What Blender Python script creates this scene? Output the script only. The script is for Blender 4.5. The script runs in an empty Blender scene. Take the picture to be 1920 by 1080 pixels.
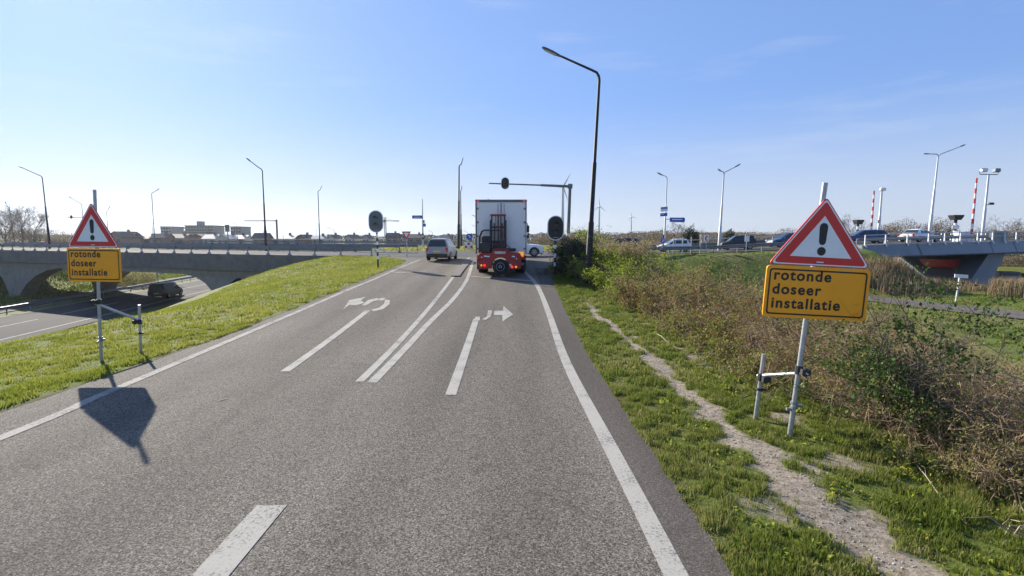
import bpy, math, random
import numpy as np
from mathutils import Vector, Matrix
R = math.radians
random.seed(7)
RG = np.random.default_rng(11)
S = bpy.context.scene
COL = S.collection

# ------------------------------------------------------------------ camera model (pixels of the 1920x1080 photo -> metres)
CAM_H, F, PITCH = 2.4, 960.0, math.atan(93 / 960)
CP, SP = math.cos(PITCH), math.sin(PITCH)


def ray(px, py):
    xc, yc = (px - 960) / F, (540 - py) / F
    return Vector((xc, CP + yc * SP, -SP + yc * CP))


def at(px, py, Y):
    d = ray(px, py)
    return Vector((0, 0, CAM_H)) + d * (Y / d.y)


def onz(px, py, z):
    d = ray(px, py)
    return Vector((0, 0, CAM_H)) + d * ((z - CAM_H) / d.z)


# ------------------------------------------------------------------ terrain
def sst(t):
    t = np.clip(t, 0, 1)
    return t * t * (3 - 2 * t)


def vnoise(X, Y, sc, seed=0):
    x = np.asarray(X, float) / sc + 1000.5 + seed * 17.3
    y = np.asarray(Y, float) / sc + 1000.5 + seed * 9.1
    xi, yi = np.floor(x), np.floor(y)
    fx, fy = x - xi, y - yi

    def h(a, b):
        v = np.sin(a * 127.1 + b * 311.7 + seed * 74.7) * 43758.5453
        return v - np.floor(v)
    fx, fy = fx * fx * (3 - 2 * fx), fy * fy * (3 - 2 * fy)
    return (h(xi, yi) * (1 - fx) + h(xi + 1, yi) * fx) * (1 - fy) + (h(xi, yi + 1) * (1 - fx) + h(xi + 1, yi + 1) * fx) * fy


def fbm(X, Y, sc, seed=0):
    return (vnoise(X, Y, sc, seed) + .5 * vnoise(X, Y, sc / 2.1, seed + 1) + .25 * vnoise(X, Y, sc / 4.3, seed + 2)) / 1.75


def zroad(Y):
    return .95 * sst((np.asarray(Y, float) - 9) / 33)


BS = np.array([-19.5, 42.9])           # start of the near bridge edge
BU = np.array([-.912, .41])            # direction along the bridge
BN = np.array([.41, .912])             # across the bridge, away from camera


def bup(X):
    return np.interp(X, [16, 27, 38, 60], [0, .45, .9, 1.1])


def T(X, Y, bump=True):
    X = np.asarray(X, float); Y = np.asarray(Y, float)
    z = zroad(Y) + bup(X) * sst((Y - 40) / 8) * sst((72 - Y) / 8)
    # left verge and bank down to the motorway
    cx = np.interp(Y, [15, 22, 32, 38, 62, 66], [-13, -11.3, -12, -14, -14, -19])
    z = z - .075 * np.clip(-7.3 - X, 0, 6) * (1 - sst((Y - 30) / 10))
    toe = -33 - .17 * (Y - 36)
    st = sst((Y - 42) / 2) * sst((66 - Y) / 4)
    toe = toe * (1 - st) - 25 * st
    t = np.clip((cx - X) / (cx - toe), 0, 1)
    s = .5 * t + .5 * t * t * (3 - 2 * t)
    z = z * (1 - s) - 4.8 * s
    tf = -56.5 - .17 * (Y - 36)
    z = z + 5.4 * sst((tf - X) / 17)
    # right bank, meadow, canal
    m = sst((X - 6.2) / 7) * sst((47 - Y) / 10)
    z = z * (1 - m) - 2 * m
    m = sst((X - 14) / 6) * sst((Y - 63) / 8)
    z = z * (1 - m) - 2 * m
    m = sst((X - 32.3) / 2.5)
    z = z * (1 - m) - 2 * m
    s = (X - 34) * .38 + (Y - 50.5) * .92
    c = sst(s / 2.5) * sst((22 - s) / 3) * sst((X - 31.5) / 2.5)
    z = z * (1 - c) - 4.2 * c
    # far country
    q = np.maximum(sst((Y - 112) / 30), sst((-X - 95) / 20))
    z = z * (1 - q) - 2 * q
    if bump:
        hx = sst((X - 1.9) / .8) + sst((-7.4 - X) / .8)
        z = z + np.clip(hx, 0, 1) * (.10 * (fbm(X, Y, .9, 3) - .5) + .12 * (fbm(X, Y, 3.3, 5) - .5)) * sst((60 - Y) / 20)
    return z


def Tz(x, y):
    return float(T(x, y))


def gnd(px, py, smooth=False):
    """point where the ray through a pixel meets the terrain (or the road profile)"""
    d = ray(px, py)
    s, step = 1.5, .05
    fn = (lambda x, y: float(zroad(y))) if smooth else Tz
    while s < 400:
        p = Vector((0, 0, CAM_H)) + d * s
        if p.z < fn(p.x, p.y):
            a, b = s - step, s
            for _ in range(20):
                m = (a + b) / 2
                p = Vector((0, 0, CAM_H)) + d * m
                if p.z < fn(p.x, p.y): b = m
                else: a = m
            return Vector((0, 0, CAM_H)) + d * b
        s += step
        step = .05 + s * .003
    return p


# ------------------------------------------------------------------ mesh building
def smooth_by_angle(me, deg=35):
    n = len(me.polygons)
    me.polygons.foreach_set('use_smooth', [True] * n)
    try:
        me.set_sharp_from_angle(angle=R(deg))
    except Exception:
        pass


ORG = {}


class MB:
    def __init__(s):
        s.v, s.f = [], []

    def add(s, vs, fs):
        o = len(s.v)
        s.v += [tuple(v) for v in vs]
        s.f += [tuple(i + o for i in f) for f in fs]
        return s

    def box(s, c, d, rot=None, taper=1.0):
        x, y, z = d[0] / 2, d[1] / 2, d[2] / 2
        P = [(-x, -y, -z), (x, -y, -z), (x, y, -z), (-x, y, -z), (-x * taper, -y * taper, z), (x * taper, -y * taper, z), (x * taper, y * taper, z), (-x * taper, y * taper, z)]
        if rot is not None:
            P = [rot @ Vector(p) for p in P]
        c = Vector(c)
        return s.add([Vector(p) + c for p in P], [(3, 2, 1, 0), (4, 5, 6, 7), (0, 1, 5, 4), (1, 2, 6, 5), (2, 3, 7, 6), (3, 0, 4, 7)])

    def bbox(s, c, d, b=.02):
        """box with chamfered vertical and horizontal edges"""
        x, y, z = d[0] / 2, d[1] / 2, d[2] / 2
        b = min(b, x * .9, y * .9, z * .9)
        rings = []
        for zz, k in ((-z, b), (-z + b, 0), (z - b, 0), (z, b)):
            X, Y = x - k, y - k
            e = b if k == 0 else b * .6
            rings.append([(-X + e, -Y, zz), (X - e, -Y, zz), (X, -Y + e, zz), (X, Y - e, zz), (X - e, Y, zz), (-X + e, Y, zz), (-X, Y - e, zz), (-X, -Y + e, zz)])
        V = [Vector(p) + Vector(c) for r in rings for p in r]
        Fc = [tuple(range(7, -1, -1)), tuple(range(24, 32))]
        for i in range(3):
            for j in range(8):
                k = (j + 1) % 8
                Fc.append((i * 8 + j, i * 8 + k, (i + 1) * 8 + k, (i + 1) * 8 + j))
        return s.add(V, Fc)

    def tube(s, pts, rad, n=8, cap=True):
        pts = [Vector(p) for p in pts]
        if not isinstance(rad, (list, tuple)): rad = [rad] * len(pts)
        t0 = (pts[1] - pts[0]).normalized()
        a = t0.orthogonal().normalized()
        V = []
        for i, p in enumerate(pts):
            if i == 0: t = t0
            elif i == len(pts) - 1: t = (pts[i] - pts[i - 1]).normalized()
            else: t = ((pts[i + 1] - p).normalized() + (p - pts[i - 1]).normalized()).normalized()
            a = (a - t * a.dot(t)).normalized()
            b = t.cross(a)
            for k in range(n):
                g = 2 * math.pi * k / n
                V.append(p + (a * math.cos(g) + b * math.sin(g)) * rad[i])
        Fc = []
        for i in range(len(pts) - 1):
            for k in range(n):
                k2 = (k + 1) % n
                Fc.append((i * n + k, i * n + k2, (i + 1) * n + k2, (i + 1) * n + k))
        if cap:
            Fc.append(tuple(range(n - 1, -1, -1)))
            m = (len(pts) - 1) * n
            Fc.append(tuple(range(m, m + n)))
        return s.add(V, Fc)

    def ext(s, poly, vec):
        """extrude a planar polygon (3-D points) along vec"""
        n = len(poly)
        vec = Vector(vec)
        V = [Vector(p) for p in poly] + [Vector(p) + vec for p in poly]
        nrm = Vector((0, 0, 0))
        for i in range(n):
            a, b = V[i], V[(i + 1) % n]
            nrm += a.cross(b)
        flip = nrm.dot(vec) > 0
        Fc = [tuple(range(n)), tuple(range(2 * n - 1, n - 1, -1))]
        for i in range(n):
            j = (i + 1) % n
            Fc.append((i, n + i, n + j, j))
        if flip: Fc = [tuple(reversed(f)) for f in Fc]
        return s.add(V, Fc)

    def quad(s, *p):
        return s.add(p, [tuple(range(len(p)))])

    def loft(s, rings, cap=True, closed=True):
        n = len(rings[0])
        V = [p for r in rings for p in r]
        Fc = []
        for i in range(len(rings) - 1):
            for k in range(n if closed else n - 1):
                k2 = (k + 1) % n
                Fc.append((i * n + k, i * n + k2, (i + 1) * n + k2, (i + 1) * n + k))
        if cap:
            Fc.append(tuple(range(n - 1, -1, -1)))
            m = (len(rings) - 1) * n
            Fc.append(tuple(range(m, m + n)))
        return s.add(V, Fc)

    def build(s, name, mat, parent=None, world=False, smooth=0, recalc=False):
        me = bpy.data.meshes.new(name)
        v = s.v
        if world and parent is not None:
            o = ORG[parent.name]
            v = [(a[0] - o[0], a[1] - o[1], a[2] - o[2]) for a in v]
        me.from_pydata(v, [], s.f)
        if recalc:
            import bmesh
            bm = bmesh.new(); bm.from_mesh(me)
            bmesh.ops.recalc_face_normals(bm, faces=bm.faces)
            bm.to_mesh(me); bm.free()
        for m in (mat if isinstance(mat, (list, tuple)) else [mat]):
            me.materials.append(m)
        if smooth: smooth_by_angle(me, smooth)
        ob = bpy.data.objects.new(name, me)
        COL.objects.link(ob)
        if parent is not None:
            ob.parent = parent
            ORG[ob.name] = ORG.get(parent.name, Vector((0, 0, 0)))
        return ob


def np_mesh(name, V, Fc, mat, parent=None, attrs=None, smooth=False):
    V = np.asarray(V, np.float32); Fc = np.asarray(Fc, np.int32)
    me = bpy.data.meshes.new(name)
    k = Fc.shape[1]
    me.vertices.add(len(V)); me.vertices.foreach_set('co', V.ravel())
    me.loops.add(Fc.size); me.loops.foreach_set('vertex_index', Fc.ravel())
    me.polygons.add(len(Fc)); me.polygons.foreach_set('loop_start', np.arange(0, Fc.size, k, dtype=np.int32))
    if smooth: me.polygons.foreach_set('use_smooth', np.ones(len(Fc), bool))
    me.update(calc_edges=True)
    me.validate()
    for an, av in (attrs or {}).items():
        at_ = me.attributes.new(an, 'FLOAT', 'POINT')
        at_.data.foreach_set('value', np.asarray(av, np.float32))
    for m in (mat if isinstance(mat, (list, tuple)) else [mat]):
        me.materials.append(m)
    ob = bpy.data.objects.new(name, me)
    COL.objects.link(ob)
    if parent is not None: ob.parent = parent
    return ob


def tag(o, label=None, cat=None, group=None, kind=None):
    if label: o['label'] = label
    if cat: o['category'] = cat
    if group: o['group'] = group
    if kind: o['kind'] = kind
    return o


def thing(name, label, cat, loc=(0, 0, 0), rotz=0, group=None):
    o = bpy.data.objects.new(name, None)
    COL.objects.link(o)
    o.empty_display_size = .2
    o.location = loc
    o.rotation_euler = (0, 0, rotz)
    ORG[o.name] = Vector(loc)
    return tag(o, label, cat, group)


def dup(root, loc, rotz, label, group=None):
    r = root.copy(); COL.objects.link(r); r.location = loc; r.rotation_euler = (root.rotation_euler[0], root.rotation_euler[1], rotz)
    r['label'] = label
    if group: r['group'] = group
    for ch in list(root.children):
        c = ch.copy(); COL.objects.link(c); c.parent = r
        for g in list(ch.children):
            d = g.copy(); COL.objects.link(d); d.parent = c
    return r


# ------------------------------------------------------------------ materials
def nodes(m):
    m.use_nodes = True
    nt = m.node_tree
    for n in list(nt.nodes): nt.nodes.remove(n)
    out = nt.nodes.new('ShaderNodeOutputMaterial')
    return nt, out


def N(nt, typ, **kw):
    n = nt.nodes.new(typ)
    for k, v in kw.items():
        if k.startswith('i_'):
            key = k[2:].replace('_', ' ')
            n.inputs[key].default_value = v
        else: setattr(n, k, v)
    return n


def pm(name, col, rough=.6, metal=0, var=.12, scale=6, bump=0, coat=0, dirt=None, emit=0):
    m = bpy.data.materials.new(name)
    nt, out = nodes(m)
    L = nt.links.new
    tc = N(nt, 'ShaderNodeTexCoord')
    no = N(nt, 'ShaderNodeTexNoise', i_Scale=scale, i_Detail=6.0, i_Roughness=.65)
    L(tc.outputs['Object'], no.inputs['Vector'])
    rp = N(nt, 'ShaderNodeValToRGB')
    c0 = [max(0, c * (1 - var)) for c in col]; c1 = [min(1, c * (1 + var)) for c in col]
    rp.color_ramp.elements[0].position = .3; rp.color_ramp.elements[1].position = .7
    rp.color_ramp.elements[0].color = (*c0, 1); rp.color_ramp.elements[1].color = (*c1, 1)
    L(no.outputs['Fac'], rp.inputs['Fac'])
    b = N(nt, 'ShaderNodeBsdfPrincipled', i_Roughness=rough, i_Metallic=metal)
    if coat: b.inputs['Coat Weight'].default_value = coat
    csock = rp.outputs['Color']
    if dirt:
        n2 = N(nt, 'ShaderNodeTexNoise', i_Scale=dirt[1], i_Detail=8.0, i_Roughness=.7)
        L(tc.outputs['Object'], n2.inputs['Vector'])
        r2 = N(nt, 'ShaderNodeValToRGB')
        r2.color_ramp.elements[0].position = dirt[2]; r2.color_ramp.elements[1].position = dirt[2] + .15
        mx = N(nt, 'ShaderNodeMix', data_type='RGBA')
        L(n2.outputs['Fac'], r2.inputs['Fac']); L(r2.outputs['Color'], mx.inputs['Factor'])
        L(csock, mx.inputs['A']); mx.inputs['B'].default_value = (*dirt[0], 1)
        csock = mx.outputs['Result']
    L(csock, b.inputs['Base Color'])
    if bump:
        bp = N(nt, 'ShaderNodeBump', i_Strength=bump, i_Distance=.02)
        n3 = N(nt, 'ShaderNodeTexNoise', i_Scale=scale * 6, i_Detail=5.0)
        L(tc.outputs['Object'], n3.inputs['Vector']); L(n3.outputs['Fac'], bp.inputs['Height']); L(bp.outputs['Normal'], b.inputs['Normal'])
    if emit:
        b.inputs['Emission Color'].default_value = (*col, 1); b.inputs['Emission Strength'].default_value = emit
    L(b.outputs['BSDF'], out.inputs['Surface'])
    return m


def leafmat(name, stops, trans=.35, rough=.6):
    """stops: list of (pos, colour) along the per-leaf random attribute"""
    m = bpy.data.materials.new(name)
    nt, out = nodes(m); L = nt.links.new
    at_ = N(nt, 'ShaderNodeAttribute', attribute_name='rnd')
    rp = N(nt, 'ShaderNodeValToRGB')
    el = rp.color_ramp.elements
    el[0].position, el[0].color = stops[0][0], (*stops[0][1], 1)
    el[1].position, el[1].color = stops[-1][0], (*stops[-1][1], 1)
    for p, c in stops[1:-1]:
        e = el.new(p); e.color = (*c, 1)
    L(at_.outputs['Fac'], rp.inputs['Fac'])
    b = N(nt, 'ShaderNodeBsdfPrincipled', i_Roughness=rough)
    b.inputs['Specular IOR Level'].default_value = .25
    tr = N(nt, 'ShaderNodeBsdfTranslucent')
    L(rp.outputs['Color'], b.inputs['Base Color']); L(rp.outputs['Color'], tr.inputs['Color'])
    mx = N(nt, 'ShaderNodeMixShader'); mx.inputs['Fac'].default_value = trans
    L(b.outputs['BSDF'], mx.inputs[1]); L(tr.outputs['BSDF'], mx.inputs[2]); L(mx.outputs['Shader'], out.inputs['Surface'])
    return m


def asphalt(name, base, speck=.5, tint=(1, 1, 1), sc=1.0, tracks=False):
    m = bpy.data.materials.new(name)
    nt, out = nodes(m); L = nt.links.new
    tc = N(nt, 'ShaderNodeTexCoord')
    vo = N(nt, 'ShaderNodeTexVoronoi', i_Scale=95.0 * sc)
    L(tc.outputs['Object'], vo.inputs['Vector'])
    rv = N(nt, 'ShaderNodeValToRGB')
    cols = [(0, .2), (.35, .65), (.6, 1.0), (.9, 1.5), (1, 2.3)]
    el = rv.color_ramp.elements
    sx = N(nt, 'ShaderNodeSeparateColor'); L(vo.outputs['Color'], sx.inputs['Color'])
    el[0].position = 0; el[1].position = 1
    for p, k in cols:
        kk = 1 + (k - 1) * speck
        c = (base * kk * tint[0], base * kk * tint[1], base * kk * tint[2], 1)
        if p == 0: el[0].color = c
        elif p == 1: el[len(el) - 1].color = c
        else: el.new(p).color = c
    L(sx.outputs['Red'], rv.inputs['Fac'])
    # large patches and tyre-worn bands
    n1 = N(nt, 'ShaderNodeTexNoise', i_Scale=.55, i_Detail=5.0, i_Roughness=.6)
    mp = N(nt, 'ShaderNodeMapping'); mp.inputs['Scale'].default_value = (1.6, .25, 1)
    L(tc.outputs['Object'], mp.inputs['Vector']); L(mp.outputs['Vector'], n1.inputs['Vector'])
    r1 = N(nt, 'ShaderNodeMapRange'); r1.inputs['From Min'].default_value = .3; r1.inputs['From Max'].default_value = .7
    r1.inputs['To Min'].default_value = .82; r1.inputs['To Max'].default_value = 1.16
    L(n1.outputs['Fac'], r1.inputs['Value'])
    mu = N(nt, 'ShaderNodeMix', data_type='RGBA', blend_type='MULTIPLY'); mu.inputs['Factor'].default_value = 1
    L(rv.outputs['Color'], mu.inputs['A']); L(r1.outputs['Result'], mu.inputs['B'])
    csock = mu.outputs['Result']
    if tracks:                      # tyre-polished bands, a few stains and sealed cracks
        sp = N(nt, 'ShaderNodeSeparateXYZ'); L(tc.outputs['Object'], sp.inputs['Vector'])
        nw = N(nt, 'ShaderNodeTexNoise', i_Scale=.35, i_Detail=3.0); L(tc.outputs['Object'], nw.inputs['Vector'])
        ax_ = N(nt, 'ShaderNodeMath', operation='MULTIPLY_ADD'); ax_.inputs[1].default_value = .5; L(nw.outputs['Fac'], ax_.inputs[0]); L(sp.outputs['X'], ax_.inputs[2])
        mr = N(nt, 'ShaderNodeMapRange'); mr.inputs['From Min'].default_value = -7; mr.inputs['From Max'].default_value = 1.8; L(ax_.outputs['Value'], mr.inputs['Value'])
        tr = N(nt, 'ShaderNodeValToRGB'); te = tr.color_ramp.elements
        te[0].position = 0; te[0].color = (1.06, 1.06, 1.06, 1); te[1].position = 1; te[1].color = (1.05, 1.05, 1.05, 1)
        for x_, v in ((-6.1, 1.05), (-5.3, .86), (-4.6, 1.03), (-3.8, .86), (-3.1, 1.06), (-2.0, 1.06), (-1.2, .86), (-.5, 1.03), (.3, .86), (.95, 1.06)):
            te.new((x_ + .25 + 7) / 8.8).color = (v, v, v, 1)
        L(mr.outputs['Result'], tr.inputs['Fac'])
        m2 = N(nt, 'ShaderNodeMix', data_type='RGBA', blend_type='MULTIPLY'); m2.inputs['Factor'].default_value = 1
        L(csock, m2.inputs['A']); L(tr.outputs['Color'], m2.inputs['B'])
        ns = N(nt, 'ShaderNodeTexNoise', i_Scale=1.3, i_Detail=7.0, i_Roughness=.7); L(tc.outputs['Object'], ns.inputs['Vector'])
        rs = N(nt, 'ShaderNodeMapRange'); rs.inputs['From Min'].default_value = .60; rs.inputs['From Max'].default_value = .74; rs.inputs['To Min'].default_value = 1; rs.inputs['To Max'].default_value = .72
        L(ns.outputs['Fac'], rs.inputs['Value'])
        vc = N(nt, 'ShaderNodeTexVoronoi', feature='DISTANCE_TO_EDGE', i_Scale=.16)
        wv = N(nt, 'ShaderNodeMix', data_type='VECTOR'); wv.inputs['Factor'].default_value = .06
        nv = N(nt, 'ShaderNodeTexNoise', i_Scale=2.0, i_Detail=6.0); L(tc.outputs['Object'], nv.inputs['Vector'])
        vm = N(nt, 'ShaderNodeVectorMath', operation='MULTIPLY_ADD'); vm.inputs[1].default_value = (.7, .7, 0); L(nv.outputs['Color'], vm.inputs[0]); L(tc.outputs['Object'], vm.inputs[2])
        L(vm.outputs['Vector'], vc.inputs['Vector'])
        rc = N(nt, 'ShaderNodeMapRange'); rc.inputs['From Min'].default_value = .0; rc.inputs['From Max'].default_value = .0035; rc.inputs['To Min'].default_value = .8; rc.inputs['To Max'].default_value = 1
        L(vc.outputs['Distance'], rc.inputs['Value'])
        mm = N(nt, 'ShaderNodeMath', operation='MULTIPLY'); L(rs.outputs['Result'], mm.inputs[0]); L(rc.outputs['Result'], mm.inputs[1])
        m3 = N(nt, 'ShaderNodeMix', data_type='RGBA', blend_type='MULTIPLY'); m3.inputs['Factor'].default_value = 1
        L(m2.outputs['Result'], m3.inputs['A']); L(mm.outputs['Value'], m3.inputs['B'])
        csock = m3.outputs['Result']
    b = N(nt, 'ShaderNodeBsdfPrincipled', i_Roughness=.88)
    b.inputs['Specular IOR Level'].default_value = .06
    L(csock, b.inputs['Base Color'])
    bp = N(nt, 'ShaderNodeBump', i_Strength=.14, i_Distance=.004)
    L(vo.outputs['Distance'], bp.inputs['Height']); bp.invert = True
    L(bp.outputs['Normal'], b.inputs['Normal'])
    L(b.outputs['BSDF'], out.inputs['Surface'])
    return m


def paintmat(name, col, wear=.42, base=.1):
    """road paint worn through in crumbs"""
    m = bpy.data.materials.new(name)
    nt, out = nodes(m); L = nt.links.new
    tc = N(nt, 'ShaderNodeTexCoord')
    n1 = N(nt, 'ShaderNodeTexNoise', i_Scale=38.0, i_Detail=6.0, i_Roughness=.75)
    n2 = N(nt, 'ShaderNodeTexNoise', i_Scale=2.2, i_Detail=3.0)
    for n in (n1, n2): L(tc.outputs['Object'], n.inputs['Vector'])
    ad = N(nt, 'ShaderNodeMath', operation='MULTIPLY_ADD'); ad.inputs[1].default_value = .45
    L(n2.outputs['Fac'], ad.inputs[0]); L(n1.outputs['Fac'], ad.inputs[2])
    rp = N(nt, 'ShaderNodeValToRGB')
    rp.color_ramp.elements[0].position = wear + .03; rp.color_ramp.elements[1].position = wear + .13
    rp.color_ramp.elements[0].color = (base, base, base * .95, 1)
    rp.color_ramp.elements[1].color = (*[c * .93 for c in col], 1)
    e = rp.color_ramp.elements.new(.8); e.color = (*col, 1)
    L(ad.outputs['Value'], rp.inputs['Fac'])
    b = N(nt, 'ShaderNodeBsdfPrincipled', i_Roughness=.6)
    b.inputs['Roughness'].default_value = .85; b.inputs['Specular IOR Level'].default_value = .1
    L(rp.outputs['Color'], b.inputs['Base Color'])
    bp = N(nt, 'ShaderNodeBump', i_Strength=.15, i_Distance=.003)
    vo = N(nt, 'ShaderNodeTexVoronoi', i_Scale=80.0); L(tc.outputs['Object'], vo.inputs['Vector'])
    L(vo.outputs['Distance'], bp.inputs['Height']); L(bp.outputs['Normal'], b.inputs['Normal'])
    L(b.outputs['BSDF'], out.inputs['Surface'])
    return m


def groundmat():
    m = bpy.data.materials.new('ground')
    nt, out = nodes(m); L = nt.links.new
    tc = N(nt, 'ShaderNodeTexCoord')

    def noise(sc, det=5.0, ro=.6):
        n = N(nt, 'ShaderNodeTexNoise', i_Scale=sc, i_Detail=det, i_Roughness=ro)
        L(tc.outputs['Object'], n.inputs['Vector']); return n.outputs['Fac']

    def ramp(fac, stops):
        rp = N(nt, 'ShaderNodeValToRGB'); el = rp.color_ramp.elements
        el[0].position, el[0].color = stops[0][0], (*stops[0][1], 1)
        el[1].position, el[1].color = stops[-1][0], (*stops[-1][1], 1)
        for p, c in stops[1:-1]: el.new(p).color = (*c, 1)
        L(fac, rp.inputs['Fac']); return rp.outputs['Color']

    def mix(f, a, b):
        x = N(nt, 'ShaderNodeMix', data_type='RGBA')
        L(f, x.inputs['Factor']); L(a, x.inputs['A']); L(b, x.inputs['B']); return x.outputs['Result']

    def attr(n):
        return N(nt, 'ShaderNodeAttribute', attribute_name=n).outputs['Fac']
    fine = ramp(noise(9, 8, .75), [(.3, (.055, .075, .012)), (.5, (.12, .155, .026)), (.7, (.19, .21, .05))])
    wide = ramp(noise(.45, 6, .65), [(.35, (.075, .105, .02)), (.55, (.115, .135, .03)), (.72, (.19, .165, .06))])
    g = N(nt, 'ShaderNodeMix', data_type='RGBA'); g.inputs['Factor'].default_value = .5
    L(fine, g.inputs['A']); L(wide, g.inputs['B'])
    dry = ramp(noise(6, 7, .7), [(.3, (.12, .095, .04)), (.7, (.27, .21, .10))])
    sand = ramp(noise(14, 9, .75), [(.32, (.08, .06, .042)), (.43, (.22, .18, .135)), (.56, (.33, .28, .22)), (.72, (.46, .40, .33))])
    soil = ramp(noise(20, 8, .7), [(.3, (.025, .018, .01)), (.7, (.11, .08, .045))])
    c = mix(attr('dry'), g.outputs['Result'], dry)
    c = mix(attr('soil'), c, soil)
    c = mix(attr('sand'), c, sand)
    b = N(nt, 'ShaderNodeBsdfPrincipled', i_Roughness=.9)
    b.inputs['Specular IOR Level'].default_value = .15
    L(c, b.inputs['Base Color'])
    bp = N(nt, 'ShaderNodeBump', i_Strength=.8, i_Distance=.05)
    L(noise(12, 9, .75), bp.inputs['Height']); L(bp.outputs['Normal'], b.inputs['Normal'])
    L(b.outputs['BSDF'], out.inputs['Surface'])
    return m


def glassmat(name, col=(.02, .025, .03), rough=.08):
    return pm(name, col, rough, 0, .1, 3, coat=.3)


M = dict(
    galv=pm('galvanised_steel', (.42, .43, .44), .45, .6, .22, 14, .15),
    galv_d=pm('weathered_steel', (.22, .235, .25), .55, .3, .25, 9, .1),
    rail=pm('guard_rail_steel', (.17, .18, .19), .5, .4, .2, 3, 0, dirt=((.09, .085, .08), 3, .58)),
    lamp_dark=pm('dark_green_paint', (.008, .011, .012), .6, 0, .2, 8),
    lamp_grey=pm('grey_lamp_paint', (.13, .145, .15), .5, .2, .15, 8),
    lamp_pale=pm('pale_lamp_paint', (.55, .56, .57), .5, .1, .12, 8, dirt=((.35, .34, .32), 4, .6)),
    head=pm('lamp_housing', (.05, .055, .055), .5, 0, .2, 12),
    lens=pm('lamp_lens', (.5, .5, .45), .25, 0, .1, 12),
    white=pm('white_paint', (.72, .72, .72), .45, 0, .06, 5, dirt=((.5, .48, .45), 3, .62)),
    black=pm('black_paint', (.015, .015, .016), .5, 0, .2, 8),
    red=pm('sign_red', (.62, .025, .02), .4, 0, .08, 7, dirt=((.48, .04, .03), 5, .6)),
    signwhite=pm('sign_white', (.78, .80, .82), .4, 0, .05, 7),
    orange=pm('sign_orange', (1.0, .385, .006), .42, 0, .05, 5, dirt=((.74, .29, .012), 4, .62)),
    signback=pm('sign_back', (.40, .41, .40), .5, .3, .15, 6),
    blue=pm('sign_blue', (.015, .09, .42), .4, 0, .1, 7),
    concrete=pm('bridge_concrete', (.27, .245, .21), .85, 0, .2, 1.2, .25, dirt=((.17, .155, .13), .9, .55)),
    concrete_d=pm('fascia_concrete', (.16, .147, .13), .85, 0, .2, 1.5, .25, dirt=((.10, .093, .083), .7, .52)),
    bluesteel=pm('bridge_blue_grey', (.175, .20, .23), .5, .1, .1, 1.2, dirt=((.12, .135, .15), 1.4, .60)),
    redsteel=pm('counterweight_red', (.48, .05, .035), .55, 0, .2, 2),
    kerb=pm('kerb_concrete', (.075, .072, .066), .85, 0, .25, 6, .3),
    tyre=pm('tyre', (.018, .018, .018), .8, 0, .2, 20),
    rim=pm('wheel_rim', (.35, .36, .37), .35, .7, .15, 12),
    glass=glassmat('car_glass'),
    plate=pm('plate_yellow', (.75, .5, .03), .5, 0, .05, 12),
    tail=pm('tail_light', (.5, .015, .012), .25, 0, .15, 18),
    tail_on=pm('lit_tail_light', (.9, .03, .015), .25, 0, .1, 18, emit=.5),
    amber_on=pm('amber_glow', (.9, .32, .03), .25, 0, .1, 18, emit=.35),
    amber=pm('amber_light', (.75, .25, .02), .3, 0, .1, 18),
    headl=pm('head_light', (.65, .68, .7), .15, .2, .1, 18),
    trim=pm('plastic_trim', (.028, .028, .03), .65, 0, .2, 12),
    box=pm('trailer_white', (.80, .785, .76), .5, 0, .07, 1.6, dirt=((.58, .56, .52), 1.6, .56)),
    boxrail=pm('trailer_rail', (.16, .165, .17), .5, .3, .2, 6),
    flred=pm('forklift_red', (.30, .02, .018), .45, 0, .15, 6, dirt=((.25, .03, .03), 4, .6)),
    mast=pm('forklift_mast', (.045, .035, .035), .55, .2, .3, 8, dirt=((.12, .03, .025), 6, .55)),
    water=pm('water', (.02, .028, .03), .08, 0, .2, .5, .1),
    bark=pm('bark', (.10, .08, .062), .9, 0, .3, 6, .3),
    bark_far=pm('far_bark', (.17, .145, .125), .9, 0, .2, 3),
    twig=pm('bramble_twig', (.33, .235, .135), .8, 0, .45, 9),
    twig_pale=pm('pale_dead_wood', (.34, .27, .19), .8, 0, .25, 9),
    brick=pm('house_brick', (.24, .15, .115), .85, 0, .2, 3),
    roof=pm('roof_tile', (.11, .095, .09), .8, 0, .25, 2),
    roof_glare=pm('roof_tile_glare', (.42, .40, .38), .6, 0, .15, 2),  # lightened roof tone: glare on the far roofs painted into the colour
    render=pm('pale_render', (.45, .43, .40), .8, 0, .1, 2),
    blockwall=pm('apartment_wall', (.28, .26, .25), .8, 0, .12, 1),
    farwin=pm('dark_window', (.07, .08, .09), .2, 0, .1, 5),
    turb=pm('turbine_white', (.55, .57, .60), .5, 0, .05, .3),
    ground=groundmat(),
    asph=asphalt('ramp_asphalt', .136, .85, (1.11, .99, .84), tracks=True),
    asph_s=asphalt('shoulder_asphalt', .094, .6, (1.1, .97, .84), 1.3),
    asph2=asphalt('roundabout_asphalt', .10, .3, (1.0, .98, .96)),
    asph3=asphalt('motorway_asphalt', .065, .3, (1.0, .99, .97)),
    cycle=asphalt('cycle_path_asphalt', .115, .3, (1.1, .96, .86)),
    mark=paintmat('road_paint', (.37, .35, .31), .545),
    mark2=paintmat('old_road_paint', (.33, .31, .275), .585, .12),
)

# ================================================================== GROUND
def graded(segs):
    out = []
    for a, b, st in segs:
        n = max(1, int(round((b - a) / st)))
        out += list(np.linspace(a, b, n, endpoint=False))
    out.append(segs[-1][1])
    return np.array(out)


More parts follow.
